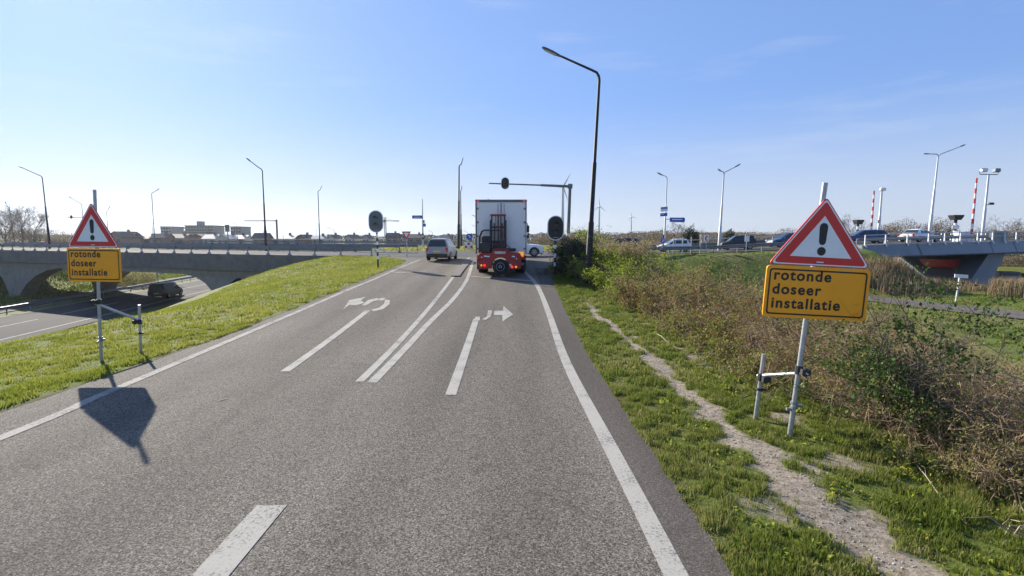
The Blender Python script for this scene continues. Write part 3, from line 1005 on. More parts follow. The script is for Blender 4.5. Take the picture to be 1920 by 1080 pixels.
def warning_sign(label, loc, yaw, roll, k, H, side, zp, bx, tilt):
    """triangle over an orange text board on a steel tube, with a braced side post; side: local (x, y) of the short post"""
    t = thing('road_works_sign', label, 'road sign', loc, 0, 'temporary warning signs')
    t.rotation_euler = (0, roll, yaw)
    mb = MB(); mb.tube([(0, 0, -.3), (0, 0, H)], .03 * k, 12); mb.build('pole', M['galv'], t, smooth=40)
    mb = MB()
    for z in (.36, .42): mb.tube([(0, 0, z * k), (0, 0, z * k + .03)], .042 * k, 10)
    mb.box((.06 * k, 0, .40 * k), (.09 * k, .03, .035 * k)); mb.box((-.06 * k, 0, .35 * k), (.05, .03, .03)); mb.build('clamp', M['galv_d'], t)
    yb = -.045
    # orange board
    W, Hb, zb = 1.22 * k, .61 * k, 1.47 * k
    rect = [(-W / 2 + bx, zb), (W / 2 + bx, zb), (W / 2 + bx, zb + Hb), (-W / 2 + bx, zb + Hb)]
    c = (bx, zb + Hb / 2)
    board = plate(rpoly(rect, .05 * k), yb, .018).build('text_board', M['orange'], t)
    i1 = rpoly([(-W / 2 + bx + .035 * k, zb + .035 * k), (W / 2 + bx - .035 * k, zb + .035 * k), (W / 2 + bx - .035 * k, zb + Hb - .035 * k), (-W / 2 + bx + .035 * k, zb + Hb - .035 * k)], .04 * k)
    i2 = rpoly([(-W / 2 + bx + .053 * k, zb + .053 * k), (W / 2 + bx - .053 * k, zb + .053 * k), (W / 2 + bx - .053 * k, zb + Hb - .053 * k), (-W / 2 + bx + .053 * k, zb + Hb - .053 * k)], .03 * k)
    mb = MB(); n = len(i1)
    mb.v = [(a, yb - .003, b) for a, b in i1] + [(a, yb - .003, b) for a, b in i2]
    mb.f = [(i, (i + 1) % n, n + (i + 1) % n, n + i) for i in range(n)]
    mb.build('border', M['black'], board)
    for i, wd in enumerate(('rotonde', 'doseer', 'installatie')):
        text_mesh(wd, .172 * k, M['black'], board, (-W / 2 + bx + .085 * k, yb - .002, zb + Hb - .165 * k - i * .165 * k), (math.pi / 2, 0, 0), .001, .026, 1.17, sx=1.03)
    # triangle
    zt = zb + Hb + .012 * k
    Wt, Ht = 1.2 * k, .80 * k
    big = rpoly(tri(Wt, Ht, zt), .035 * k)
    big = [(a + bx, b) for a, b in big]
    cen = (bx, zt + Ht / 3)
    tb = plate(big, yb, .018).build('warning_triangle', M['red'], t)
    mb = MB(); a1, a2 = offs(big, cen, .965), offs(big, cen, .915); n = len(a1)
    mb.v = [(a, yb - .002, b) for a, b in a1] + [(a, yb - .002, b) for a, b in a2]
    mb.f = [(i, (i + 1) % n, n + (i + 1) % n, n + i) for i in range(n)]
    mb.build('border', M['signwhite'], tb)
    ww = [(a + bx, b) for a, b in tri(Wt * .60, Ht * .60, zt + Ht * .132)]
    plate(ww, yb - .003, .002).build('white_field', M['signwhite'], tb)
    cap = []
    z1, z2, r = zt + Ht * .37, zt + Ht * .63, .048 * k
    for i in range(9): cap.append((bx + r * .85 * math.cos(R(180 + 180 * i / 8)), z1 + r * math.sin(R(180 + 180 * i / 8))))
    for i in range(9): cap.append((bx + r * math.cos(R(180 * i / 8)), z2 - r + r * math.sin(R(180 * i / 8))))
    mb = plate(cap, yb - .006, .002)
    dot = [(bx + .05 * k * math.cos(R(a)), zt + Ht * .22 + .05 * k * math.sin(R(a))) for a in range(0, 360, 20)]
    mb.ext([(a, yb - .006, b) for a, b in dot], (0, .002, 0))
    mb.build('exclamation_mark', M['black'], tb)
    mb = MB(); stripes(mb, [(bx - .04 * k, bx + .04 * k, zt + .042 * k, zt + .054 * k)], yb - .004, .002); mb.build('maker_strip', M['signwhite'], tb)
    board.rotation_euler = tb.rotation_euler = (0, tilt, 0)        # the boards hang a little straighter than the tube
    # rails behind the boards
    for z in (zb + .12 * k, zb + Hb - .12 * k, zt + .15 * k):
        mb = MB(); mb.box((bx, -.018, z), (.5 * k, .02, .04 * k)); mb.build('bracket', M['galv_d'], t)
    # side post and brace
    sx, sy, sz, sh, zs = side
    mb = MB(); mb.tube([(sx, sy, sz - .3), (sx, sy, sz + sh)], .027 * k, 10); mb.build('side_post', M['galv'], t, smooth=40)
    mb = MB()
    zz = zs
    d = Vector((sx, sy, 0)).normalized()
    mb.tube([Vector((sx, sy, zz)) + d * .06, Vector((0, 0, zp)) - d * .14], .024 * k, 10)
    mb.build('brace', M['galv'], t, smooth=40)
    for P_, zq in ((Vector((sx, sy, 0)), zz), (Vector((0, 0, 0)), zp)):
        mb = MB(); mb.tube([P_ + Vector((0, 0, zq - .05)), P_ + Vector((0, 0, zq + .05))], .044 * k, 10)
        q = P_ - d * .08 + Vector((0, -.035, zq)); mb.box(q, (.1, .05, .07)); mb.tube([q + Vector((0, 0, -.05)), q + Vector((0, 0, .05))], .022, 8); mb.build('coupling', M['trim'], t)
    mb = MB(); mb.tube([(sx, sy, sz + sh * .44), (sx, sy, sz + sh * .48)], .04 * k, 10); mb.box((sx + .05, sy, sz + sh * .46), (.07, .03, .03))
    mb.build('coupling', M['trim'], t)
    return t


b = gnd(1480, 820)
warning_sign('leaning orange text sign with warning triangle beside the brown brambles', (b.x, b.y, b.z), 0, R(4.8), 1.0, 3.06, (-.12, .62, 0, .88, .57), .84, .11, R(-1.8))
b = gnd(190, 676)
warning_sign('upright orange text sign with warning triangle on the left grass verge', (b.x, b.y, b.z), R(0), R(2.2), 1.12, 3.5, (.72, .35, .02, 1.12, .78), 1.23, 0, R(-1.2)).scale = (.79, 1, 1)


def street_lamp(label, px, base_py, Y, top_py, arm, col='lamp_dark', r=.085, lean=(0, 0), double=None, head=.75, zbase=None, group='street lamps'):
    """arm: (dx px, dy px) from the pole top to the lamp head tip; turned into metres at distance Y"""
    x = (px - 960) / F * Y
    p = onz(px, base_py, 0)
    z = Tz(x, Y) if zbase is None else zbase
    top = at(px, top_py, Y).z - z
    k = Y / F
    t = thing('street_lamp', label, 'street lamp', (x, Y, z), 0, group)
    t.rotation_euler = (lean[1], lean[0], 0)
    h1, h2 = top * .30, top * .58
    rb = min(.35, top * .08)
    mb = MB()
    rb = min(rb, abs(arm[0]) * k * .45)
    arms = [arm] + ([double] if double else [])
    ax = arm[0] * k * .9
    az = -arm[1] * k
    sg = 1 if ax > 0 else -1
    mb.tube([(0, 0, -.5), (0, 0, h1), (0, 0, h1 + .05), (0, 0, h2), (0, 0, h2 + .05), (0, 0, top - rb)], [r * 1.25, r * 1.15, r * .92, r * .8, r * .62, r * .5], 10)
    mb.build('pole', M[col], t, smooth=40)
    for a in arms:
        ax, az = a[0] * k * .9, -a[1] * k
        sg = 1 if ax > 0 else -1
        hl = min(head, abs(ax) * .7)
        d = Vector((ax - sg * rb, 0, az)).normalized()
        e = Vector((ax, 0, top + az))
        pts = [(0, 0, top - rb), (sg * rb * .08, 0, top - rb * .55), (sg * rb * .35, 0, top - rb * .12), (sg * rb, 0, top + az * .06)]
        mb = MB(); mb.tube(pts + [tuple(e - d * hl * .8)], [r * .5, r * .48, r * .46, r * .44, r * .36], 8)
        mb.build('arm', M[col], t, smooth=40)
        rot = Matrix((d, Vector((0, 1, 0)) * sg, Vector((-d.z * sg, 0, d.x * sg)))).transposed()
        up = Vector((-d.z * sg, 0, d.x * sg))
        mb = MB()
        rings = []
        for f, w, hh in ((-1, .04, .035), (-.82, .09, .06), (-.5, .145, .075), (-.15, .14, .065), (0, .07, .035)):
            c = e + d * (f * hl)
            rings.append([c + Vector((0, a_, 0)) * w + up * b_ * hh for a_, b_ in ((-1, -.5), (-.6, .6), (0, .9), (.6, .6), (1, -.5), (0, -.7))])
        mb.loft(rings)
        hd = mb.build('lamp_head', M['head'], t, recalc=True, smooth=50)
        mb = MB(); c = e - d * hl * .42 - up * .055; mb.box(c, (hl * .55, .2, .02), rot); mb.build('lens', M['lens'], hd)
    return t


# the tall lamp in the hedge
zb_ = Tz(3.35, 22.5)
lm = street_lamp('tall dark lamp post rising from the hedge beside the right signal', 1102, 530, 22.5, 134, (-118, -38), 'lamp_dark', .12, (R(2.5), 0), None, .95)
street_lamp('dark lamp with arm to the left, behind the left road sign', 96, 448, 74, 330, (-46, -19), 'lamp_dark', .12, (R(-1.2), 0), zbase=.98)
street_lamp('dark lamp with arm to the left, nearest left of the ramp on the overpass', 500, 446, 58.6, 316, (-31, -19), 'lamp_dark', .11, zbase=.98)
street_lamp('thin lamp with short arm to the right behind the overpass rail', 293, 446, 96, 361, (16, -7), 'lamp_grey', .11)
street_lamp('slim dark lamp midway between the overpass lamp and round left signal', 601, 448, 92, 357, (9, -9), 'lamp_dark', .12)
street_lamp('pale lamp arm reaching left above the left warning triangle', 162, 446, 118, 382, (-25, -13), 'lamp_grey', .12)
street_lamp('thin lamp with short right arm just right of the left triangle', 207, 446, 150, 396, (8, -10), 'lamp_grey', .14)
street_lamp('distant lamp standing among the bare trees', 32, 446, 130, 388, (-7, -10), 'lamp_grey', .13, (R(-3), 0))
street_lamp('tall dark lamp left of the lorry on the traffic island', 860, 466, 67, 309, (8, -14), 'lamp_dark', .16, (R(1), 0), head=.9)
street_lamp('second dark lamp directly behind the tall lamp left of the lorry', 865, 464, 96, 357, (3, -9), 'lamp_dark', .15)
street_lamp('lamp head peeping over the lorry roof', 928, 455, 90, 379, (-14, -6), 'lamp_dark', .12)
street_lamp('lamp arm beside the upper left edge of the lorry', 899, 455, 110, 408, (-15, -5), 'lamp_grey', .1)
street_lamp('lower lamp arm beside the left edge of the lorry', 898, 455, 150, 426, (-14, -4), 'lamp_grey', .1)
G2 = 'low distant lamps beyond the roundabout'
street_lamp('low lamp with right arm against the overpass lamp, left of the flats', 290, 446, 140, 419, (20, -5), 'lamp_grey', .11, group=G2)
street_lamp('low lamp with left arm over the small pale block', 448, 446, 140, 420, (-23, -6), 'lamp_grey', .11, group=G2)
street_lamp('low lamp with right arm left of the long barrier', 533, 446, 160, 430, (13, -4), 'lamp_grey', .11, group=G2)
street_lamp('low lamp with left arm right of the slim dark lamp', 629, 446, 160, 431, (-15, -5), 'lamp_grey', .11, group=G2)
street_lamp('low lamp with right arm nearest left of the oval signal', 665, 446, 180, 433, (10, -3), 'lamp_grey', .12, group=G2)
street_lamp('faint lamp with left arm between the sign pole and island lamp', 812, 446, 200, 435, (-9, -3), 'lamp_grey', .12, group=G2)
street_lamp('faint lamp with left arm just left of the lorry', 878, 446, 190, 436, (-9, -4), 'lamp_grey', .12, group=G2)
street_lamp('faint lamp left of the slim dark overpass lamp', 595, 446, 200, 426, (9, -5), 'lamp_grey', .12, group=G2)
lr = street_lamp('grey lamp with left arm carrying blue direction signs', 1244, 458, 56, 330, (-21, -6), 'lamp_pale', .10, (R(1), 0), zbase=.93)
street_lamp('white twin-armed lamp beside the dark people carrier', 1347, 464, 54.5, 321, (32, -14), 'lamp_pale', .13, (R(1.6), 0), (-13, -4), zbase=1.15)
street_lamp('tallest white twin-armed lamp on the bascule bridge', 1738, 430, 62, 289, (52, -19), 'lamp_pale', .16, (R(2), 0), (-30, 0), zbase=2.05)


# ---- traffic signals
def oval(w, h, n=10):
    r = w / 2
    return [(r * math.cos(R(180 * i / n)), h / 2 - r + r * math.sin(R(180 * i / n))) for i in range(n + 1)] + [(r * math.cos(R(180 + 180 * i / n)), -h / 2 + r + r * math.sin(R(180 + 180 * i / n))) for i in range(n + 1)]


def signal_head(t, c, w, h, y=-.08, face='black'):
    o = [(a + c[0], b + c[2]) for a, b in oval(w, h)]
    i_ = [(a + c[0], b + c[2]) for a, b in oval(w * .9, h * .935)]
    bk = plate(o, c[1] + y, .03).build('backboard', M['signwhite'], t)
    plate(i_, c[1] + y - .004, .003).build('black_face', M[face], bk)
    hs = MB(); hs.bbox((c[0], c[1] + y + .12, c[2]), (.3, .2, .68 * h / 1.2), .03); hs.build('signal_housing', M['trim'], t)
    for dz in (.17 * h / 1.2 * 1.05, -.19 * h / 1.2):
        mb = MB()
        cc = (c[0], c[1] + y - .01, c[2] + dz)
        mb.tube([cc, (cc[0], cc[1] - .012, cc[2])], .105 * w / .8, 14)
        ln = mb.build('lens', M['head' if face == 'black' else face], t)
        mb = MB()                                        # hood: upper half tube
        r = .115 * w / .8
        ring = lambda yy, k: [(cc[0] + r * k * math.cos(R(a)), yy, cc[2] + r * k * math.sin(R(a))) for a in range(0, 181, 15)]
        a1, a2 = ring(cc[1], 1), ring(cc[1] - .2, 1.0)
        mb.loft([a1, a2], cap=False, closed=False); a3, a4 = ring(cc[1], .94), ring(cc[1] - .2, .94); mb.loft([a4, a3], cap=False, closed=False)
        mb.build('hood', M['trim' if face == 'black' else face], ln)
    mb = MB(); stripes(mb, [(c[0] - .12 + i * .1, c[0] - .06 + i * .1, c[2] - h * .40, c[2] - h * .37) for i in range(3)], c[1] + y - .008); mb.build('number_strip', M['galv'], bk)


def post_signal(label, px, py, top, w, h, lean=0, face='black'):
    p = gnd(px, py)
    t = thing('traffic_signal', label, 'traffic light', p, 0, 'ramp metering signals')
    t.rotation_euler = (0, lean, 0)
    mb = MB(); mb.tube([(0, 0, -.3), (0, 0, top)], .055, 12); mb.build('pole', M['black'], t, smooth=40)
    for i in range(4):
        z = .52 + i * .44
        if z + .2 < top - h / 2:
            mb = MB(); mb.tube([(0, 0, z), (0, 0, z + .2)], .0575, 12); mb.build('white_band', M['signwhite'], t, smooth=40)
    signal_head(t, (0, -.06, top - .1), w, h, face=face)
    return t


dL = gnd(709, 502)
k = dL.y / F
post_signal('oval dark signal on striped pole on the left grass verge', 709, 502, (502 - 416) * k + .1, 27.5 * k, 41 * k, R(-.6), 'lamp_grey')  # grey face, lenses and hoods: glare painted into a dark signal's colour
dR = gnd(1040, 519)
k = dR.y / F
post_signal('oval dark signal on striped pole in the shade right of the lorry', 1040, 519, (519 - 428) * k + .1, 31 * k, 46 * k, R(.5))

# mast arm with a signal over the right lane
pY = 48.0
mp_ = at(1064, 470, pY); zg = Tz(mp_.x, pY)
top = at(1071, 345, pY).z - zg
t = thing('signal_gantry', 'grey mast arm with a single dark oval signal over the lane', 'traffic light', (mp_.x, pY, zg))
t.rotation_euler = (0, R(1.6), 0)
mb = MB(); mb.tube([(0, 0, -.3), (0, 0, top)], [.17, .14], 12); mb.build('pole', M['lamp_grey'], t, smooth=40)
mb = MB()
kk = pY / F
mb.tube([(.1, 0, top - .22), (-60 * kk * .9, 0, top - .18)], [.13, .11], 10); mb.tube([(-52 * kk, 0, top - .18), (-150 * kk, 0, top - .15)], [.075, .06], 10); mb.box((0, 0, top - .2), (.42, .42, .4)); mb.build('mast_arm', M['lamp_grey'], t, smooth=40)
for z0_, z1_ in ((.9, 1.25), (1.6, 1.95)):
    mb = MB(); mb.tube([(0, 0, z0_), (0, 0, z1_)], .19, 12); mb.build('white_band', M['signwhite'], t)
signal_head(t, (-120 * kk, -.1, top - .12), 15 * kk, 22 * kk)


def post(t, h, r=.04, mat='galv', name='post'):
    mb = MB(); mb.tube([(0, 0, -.3), (0, 0, h)], r, 10); return mb.build(name, M[mat], t, smooth=40)


def yield_sign(label, px, py, tpy, wpx, roll=0, Y=None):
    p = gnd(px, py) if Y is None else Vector(((px - 960) / F * Y, Y, Tz((px - 960) / F * Y, Y)))
    k = p.y / F
    h = at(px, tpy, p.y).z - p.z
    w = wpx * k
    t = thing('yield_sign', label, 'road sign', p, 0, 'yield signs'); t.rotation_euler = (0, roll, 0)
    post(t, h - .1)
    a = rpoly([(-w / 2, h), (0, h - w * .88), (w / 2, h)], .03)
    b_ = plate(a, -.07, .02).build('triangle', M['red'], t)
    c = (0, h - w * .3)
    plate(offs([(-w / 2, h), (0, h - w * .88), (w / 2, h)], c, .58), -.075, .003).build('white_field', M['signwhite'], b_)
    return t


yield_sign('red and white yield triangle on the left verge beyond the oval signal', 763, 481, 434, 17.5)
yield_sign('red and white yield triangle seen over the shaded bush', 1079, 478, 437, 17, 0, 38)

# small red triangle beside the mast pole
p = Vector((at(1064, 470, 46.5).x, 46.5, Tz(5, 46.5)))
t = thing('warning_sign', 'small red warning triangle at the foot of the mast pole', 'road sign', p)
k = 46.5 / F
post(t, at(1064, 441, 46.5).z - p.z)
zt_ = at(1064, 458, 46.5).z - p.z
tb = plate(rpoly(tri(17 * k, 17 * k, zt_), .03), -.07, .02).build('triangle', M['red'], t)
plate([(a, b + .08) for a, b in tri(9 * k, 9 * k, zt_ + .06)], -.075, .003).build('white_field', M['signwhite'], tb)
# red and white arrow boards with a blue disc on the roundabout island
p = Vector((at(879, 464, 66).x, 66, Tz(-5.6, 66)))
t = thing('island_marker', 'red and white marker board with blue disc on the island behind the lorry', 'road sign', p)
k = 66 / F
post(t, 2.0, .05)
mb = MB()
bd = plate([(-8 * k, .15), (8 * k, .15), (8 * k, .98), (-8 * k, .98)], -.07, .02).build('marker_board', M['signwhite'], t)
mb = MB()
for i in range(2):
    for j in range(3):
        if (i + j) % 2 == 0: stripes(mb, [((-7.6 + j * 5.2) * k, (-3 + j * 5.2) * k, .2 + i * .4, .52 + i * .4)], -.075)
mb.build('red_patch', M['red'], bd)
mb = MB(); mb.tube([(.1, -.09, 1.65), (.1, -.06, 1.65)], .42, 18); ds = mb.build('blue_disc', M['blue'], t)
mb = MB(); mb.ext([(-.1, -.1, 1.85), (.22, -.1, 1.5), (.3, -.1, 1.58), (-.02, -.1, 1.93)], (0, .006, 0)); mb.build('white_arrow', M['signwhite'], ds)

# tall pole with blue signs on the left
Y = 72.0
p = Vector((at(793, 450, Y).x, Y, Tz(-12.5, Y)))
k = Y / F
zz = lambda py: at(793, py, Y).z - p.z
t = thing('direction_sign', 'slender pale pole with blue signs left of the silver car', 'road sign', p)
mb = MB(); mb.tube([(0, 0, -.3), (0, 0, zz(440)), (0, 0, zz(373))], [.11, .10, .05], 10); mb.build('pole', M['lamp_pale'], t)
for a, b_ in ((449, 445), (441, 437)):
    mb = MB(); mb.tube([(0, 0, zz(a)), (0, 0, zz(b_))], .115, 10); mb.build('black_band', M['black'], t)
s1 = plate([(-19 * k, zz(410)), (-.5 * k, zz(410)), (-.5 * k, zz(404)), (-19 * k, zz(404))], -.1, .08).build('blue_board', M['blue'], t)
mb = MB(); stripes(mb, [(-16 * k, -4 * k, zz(408), zz(406.6))], -.106); mb.build('white_line', M['signwhite'], s1)
plate([(1 * k, zz(418)), (4 * k, zz(418)), (4 * k, zz(413)), (1 * k, zz(413))], -.1, .05).build('small_plate', M['lamp_grey'], t)
plate([(1 * k, zz(425)), (6 * k, zz(425)), (6 * k, zz(419)), (1 * k, zz(419))], -.1, .05).build('small_plate', M['blue'], t)

# blue boards on the right lamp
Y = 55.6
k = Y / F
bx_ = at(1245, 458, Y).x
p = Vector((bx_, Y, .95))
zz = lambda py: at(1245, py, Y).z - p.z
t = thing('direction_sign', 'blue and white direction boards clamped to the right grey lamp', 'road sign', p)
bd = plate([(9 * k, zz(416)), (36 * k, zz(417)), (37.5 * k, zz(412)), (36 * k, zz(408)), (9 * k, zz(408))], -.12, .06).build('blue_board', M['blue'], t)
mb = MB(); stripes(mb, [(13 * k, 32 * k, zz(412.5), zz(410.7))], -.126); mb.build('white_line', M['signwhite'], bd)
b2 = plate([(-9 * k, zz(397)), (4.5 * k, zz(396)), (4.5 * k, zz(387)), (-9 * k, zz(389))], -.12, .05).build('white_board', M['signwhite'], t)
mb = MB(); stripes(mb, [(-8.6 * k, 4 * k, zz(391.5), zz(388.6))], -.126); mb.build('blue_band', M['blue'], b2)
b3 = plate([(-9 * k, zz(406)), (4 * k, zz(405)), (4 * k, zz(399)), (-9 * k, zz(400))], -.12, .05).build('blue_board', M['blue'], t)
mb = MB(); stripes(mb, [(-8 * k, -2 * k, zz(402), zz(400.8))], -.126); mb.build('white_line', M['signwhite'], b3)
mb = MB(); mb.tube([(1 * k, 0, zz(411)), (10 * k, 0, zz(411))], .04, 6); mb.tube([(-9 * k, .05, zz(393)), (5 * k, .05, zz(393))], .03, 6); mb.build('bracket', M['galv'], t)

# round blue cycle sign on dark post
Y = 52.5
k = Y / F
p = Vector((at(1243, 468, Y).x, Y, .94)); zz = lambda py: at(1243, py, Y).z - p.z
t = thing('arrow_sign', 'round blue sign with white arrow in front of the white hatchback', 'road sign', p)
post(t, zz(440), .07, 'trim')
mb = MB(); mb.tube([(-1 * k, -.12, zz(451)), (-1 * k, -.09, zz(451))], 4.6 * k, 20); ds = mb.build('blue_disc', M['blue'], t)
mb = MB(); mb.ext([(-3 * k, -.126, zz(453.5)), (-2.4 * k, -.126, zz(454.4)), (1 * k, -.126, zz(451)), (1.2 * k, -.126, zz(452.6)), (2 * k, -.126, zz(449)), (-1.2 * k, -.126, zz(449.4)), (0, -.126, zz(450.2))], (0, .006, 0)); mb.build('white_arrow', M['signwhite'], ds)

# chevron and small board by the bank, slim posts
def bank_pt(px, Y): x = (px - 960) / F * Y; return Vector((x, Y, Tz(x, Y)))
Y = 47.6; k = Y / F
p = bank_pt(1323, Y); zz = lambda py: at(1323, py, Y).z - p.z
t = thing('chevron_sign', 'white board with red chevron pointing left on a post', 'road sign', p)
post(t, zz(445), .035)
bd = plate([(-5 * k, zz(453)), (4 * k, zz(453)), (4 * k, zz(441)), (-5 * k, zz(441))], -.07, .02).build('white_board', M['signwhite'], t)
mb = MB(); mb.ext([(2.6 * k, -.075, zz(442)), (-1.6 * k, -.075, zz(447)), (2.6 * k, -.075, zz(452)), (-.4 * k, -.075, zz(452)), (-4.4 * k, -.075, zz(447)), (-.4 * k, -.075, zz(442))], (0, .003, 0)); mb.build('red_chevron', M['red'], bd)
p = bank_pt(1398, Y); zz = lambda py: at(1398, py, Y).z - p.z
t = thing('notice_sign', 'small white board with red triangle beside the grass bank', 'road sign', p)
post(t, zz(448), .035)
bd = plate([(-4 * k, zz(453)), (4.5 * k, zz(453)), (4.5 * k, zz(442)), (.2 * k, zz(434)), (-4 * k, zz(442))], -.07, .02).build('white_board', M['signwhite'], t)
mb = MB(); mb.ext([(-3.6 * k, -.075, zz(442.6)), (4 * k, -.075, zz(442.6)), (.2 * k, -.075, zz(435.2))], (0, .003, 0)); rt = mb.build('red_triangle', M['red'], bd)
mb = MB(); mb.ext([(-1.7 * k, -.079, zz(441.8)), (2 * k, -.079, zz(441.8)), (.2 * k, -.079, zz(438)),], (0, .003, 0)); mb.build('white_field', M['signwhite'], rt)
pr_ = None
for i, (px, lab) in enumerate(((1262, 'slim grey post left of the white hatchback door'), (1279, 'slim grey post in front of the white hatchback boot'), (1295, 'slim grey post just right of the white hatchback'), (1312, 'slim pale post with white top left of the chevron sign'))):
    p = bank_pt(px, 48.0); zz = lambda py: at(px, py, 48).z - p.z
    t = thing('slim_post', lab, 'post', p, 0, 'slim posts behind the guard rail')
    mb = MB(); mb.tube([(0, 0, -.3), (0, 0, zz(441))], .06, 10); mb.build('shaft', M['galv'], t)
    mb = MB(); mb.tube([(0, 0, zz(444)), (0, 0, zz(440))], .075, 10); mb.build('cap', M['white' if i == 3 else 'lamp_dark'], t)

# meadow name board
p = gnd(1792, 567); k = p.y / F
t = thing('meadow_sign', 'small pale board on a short post in the meadow by the cycle path', 'sign', p)
t.rotation_euler = (0, R(4), 0)
h_ = (567 - 517) * k
mb = MB(); mb.box((0, 0, h_ / 2 - .1), (.09, .09, h_ + .2)); mb.build('post', M['galv'], t)
mb = MB(); mb.box((.06, -.05, h_), (25 * k, .05, 6.5 * k), Matrix.Rotation(R(-8), 3, 'X')); mb.build('board', M['white'], t)


# ---- bridge equipment
def boom(label, px, b_, tp, Y, lean):
    x = (px - 960) / F * Y
    p = Vector((x, Y, 2.0)); h = at(px, tp, Y).z - 2.0
    t = thing('barrier_boom', label, 'barrier', p, 0, 'raised bridge barriers'); t.rotation_euler = (0, lean, 0)
    mb = MB(); mb.bbox((0, .15, .55), (.55, .5, 1.1), .04); mb.build('cabinet', M['white'], t)
    n = 11
    for i in range(n):
        a, c = .9 + (h - .9) * i / n, .9 + (h - .9) * (i + 1) / n
        mb = MB(); mb.tube([(0, -.12, a), (0, -.12, c)], [.13 - .05 * i / n, .13 - .05 * (i + 1) / n], 8)
        mb.build('red_band' if i % 2 == 0 else 'white_band', M['red' if i % 2 == 0 else 'white'], t)


boom('shorter raised red and white barrier nearer the warning triangle', 1628, 430, 358, 62, R(.4))
boom('taller raised red and white barrier by the white cabinet', 1815, 432, 334, 57, R(.5))


def cam_mast(label, px, tp, Y, n, lean):
    x = (px - 960) / F * Y
    p = Vector((x, Y, 2.0)); h = at(px, tp, Y).z - 2.0
    t = thing('camera_mast', label, 'mast', p, 0, 'bridge camera masts'); t.rotation_euler = (0, lean, 0)
    mb = MB(); mb.tube([(0, 0, -.2), (0, 0, h * .5), (0, 0, h * .5 + .05), (0, 0, h)], [.17, .15, .12, .10], 10); mb.build('pole', M['lamp_pale'], t, smooth=40)
    if n == 2:
        mb = MB(); mb.tube([(-1.0, 0, h + .0), (1.0, 0, h + .0)], .05, 8); mb.tube([(-1, 0, h), (-1.1, 0, h + .35)], .04, 6); mb.tube([(1, 0, h), (1.1, 0, h + .35)], .04, 6); mb.build('crossbar', M['galv_d'], t)
        for sx in (-.7, .75):
            mb = MB(); mb.bbox((sx, -.1, h + .45), (.62, .5, .42), .06); mb.build('floodlight', M['white' if sx < 0 else 'galv_d'], t)
        mb = MB(); mb.tube([(.1, 0, h * .55), (.5, 0, h * .56)], .04, 6); mb.bbox((.55, -.1, h * .57), (.5, .3, .25), .04); mb.build('camera', M['trim'], t)
    else:
        mb = MB(); mb.bbox((.05, -.05, h + .12), (.62, .45, .36), .07); mb.build('camera', M['white'], t)
        mb = MB(); mb.bbox((-.12, 0, h * .4), (.18, .25, .4), .04); mb.build('junction_box', M['galv_d'], t)


cam_mast('slim white mast with a single camera right of the shorter barrier', 1643, 357, 62, 1, R(.7))
cam_mast('white mast with two floodlights on a crossbar at the bridge', 1837, 327, 59, 2, R(1))


def bridge_sig(label, px, tp, Y, boxed):
    x = (px - 960) / F * Y
    p = Vector((x, Y, 2.0)); h = at(px, tp, Y).z - 2.0
    k = Y / F
    t = thing('bridge_signal', label, 'traffic light', p, 0, 'bridge signals'); t.rotation_euler = (0, R(.4), 0)
    for i in range(7):
        a, c = (h * i / 7, h * (i + 1) / 7)
        mb = MB(); mb.tube([(0, 0, a), (0, 0, c)], .16 if boxed else .14, 10); mb.build('black_band' if i % 2 else 'white_band', M['black' if i % 2 else 'white'], t)
    mb = MB(); mb.box((0, 0, h - .28), (.75 if boxed else .6, .6, .45), None, 1.5); mb.bbox((0, 0, h), (1.15 if boxed else .9, .9, .1), .03); mb.build('hooded_lamp', M['trim'], t)
    if boxed:
        mb = MB(); mb.bbox((-.12, -.2, h * .56), (.8, .1, .42), .02); mb.build('white_plate', M['white'], t)


bridge_sig('smaller black and white striped signal post behind the blue car', 1604, 413, 63, False)
bridge_sig('larger black and white striped signal post with white plate', 1785, 404, 58, True)
p = Vector((at(1802, 440, 57.5).x, 57.5, 2.03))
t = thing('control_cabinet', 'white control cabinet at the foot of the taller barrier', 'cabinet', p)
mb = MB(); mb.bbox((0, 0, .55), (1.1, .7, 1.1), .04); mb.build('body', M['white'], t)
mb = MB(); mb.box((0, -.36, .55), (.9, .02, .9)); mb.build('door', M['white'], t)
p = path_pt(49.5, -4.75, .06)
t = thing('bridge_parapet', 'blue-grey parapet panel on the bridge edge beside the cabinet', 'parapet', p)
mb = MB(); mb.loft([[path_pt(s, o, z) for o, z in ((-5.0, .07), (-4.5, .07), (-4.6, 1.15), (-4.95, 1.15))] for s in (48.2, 49.4, 50.6)]); mb.build('panel', M['bluesteel'], t, world=True, recalc=True)


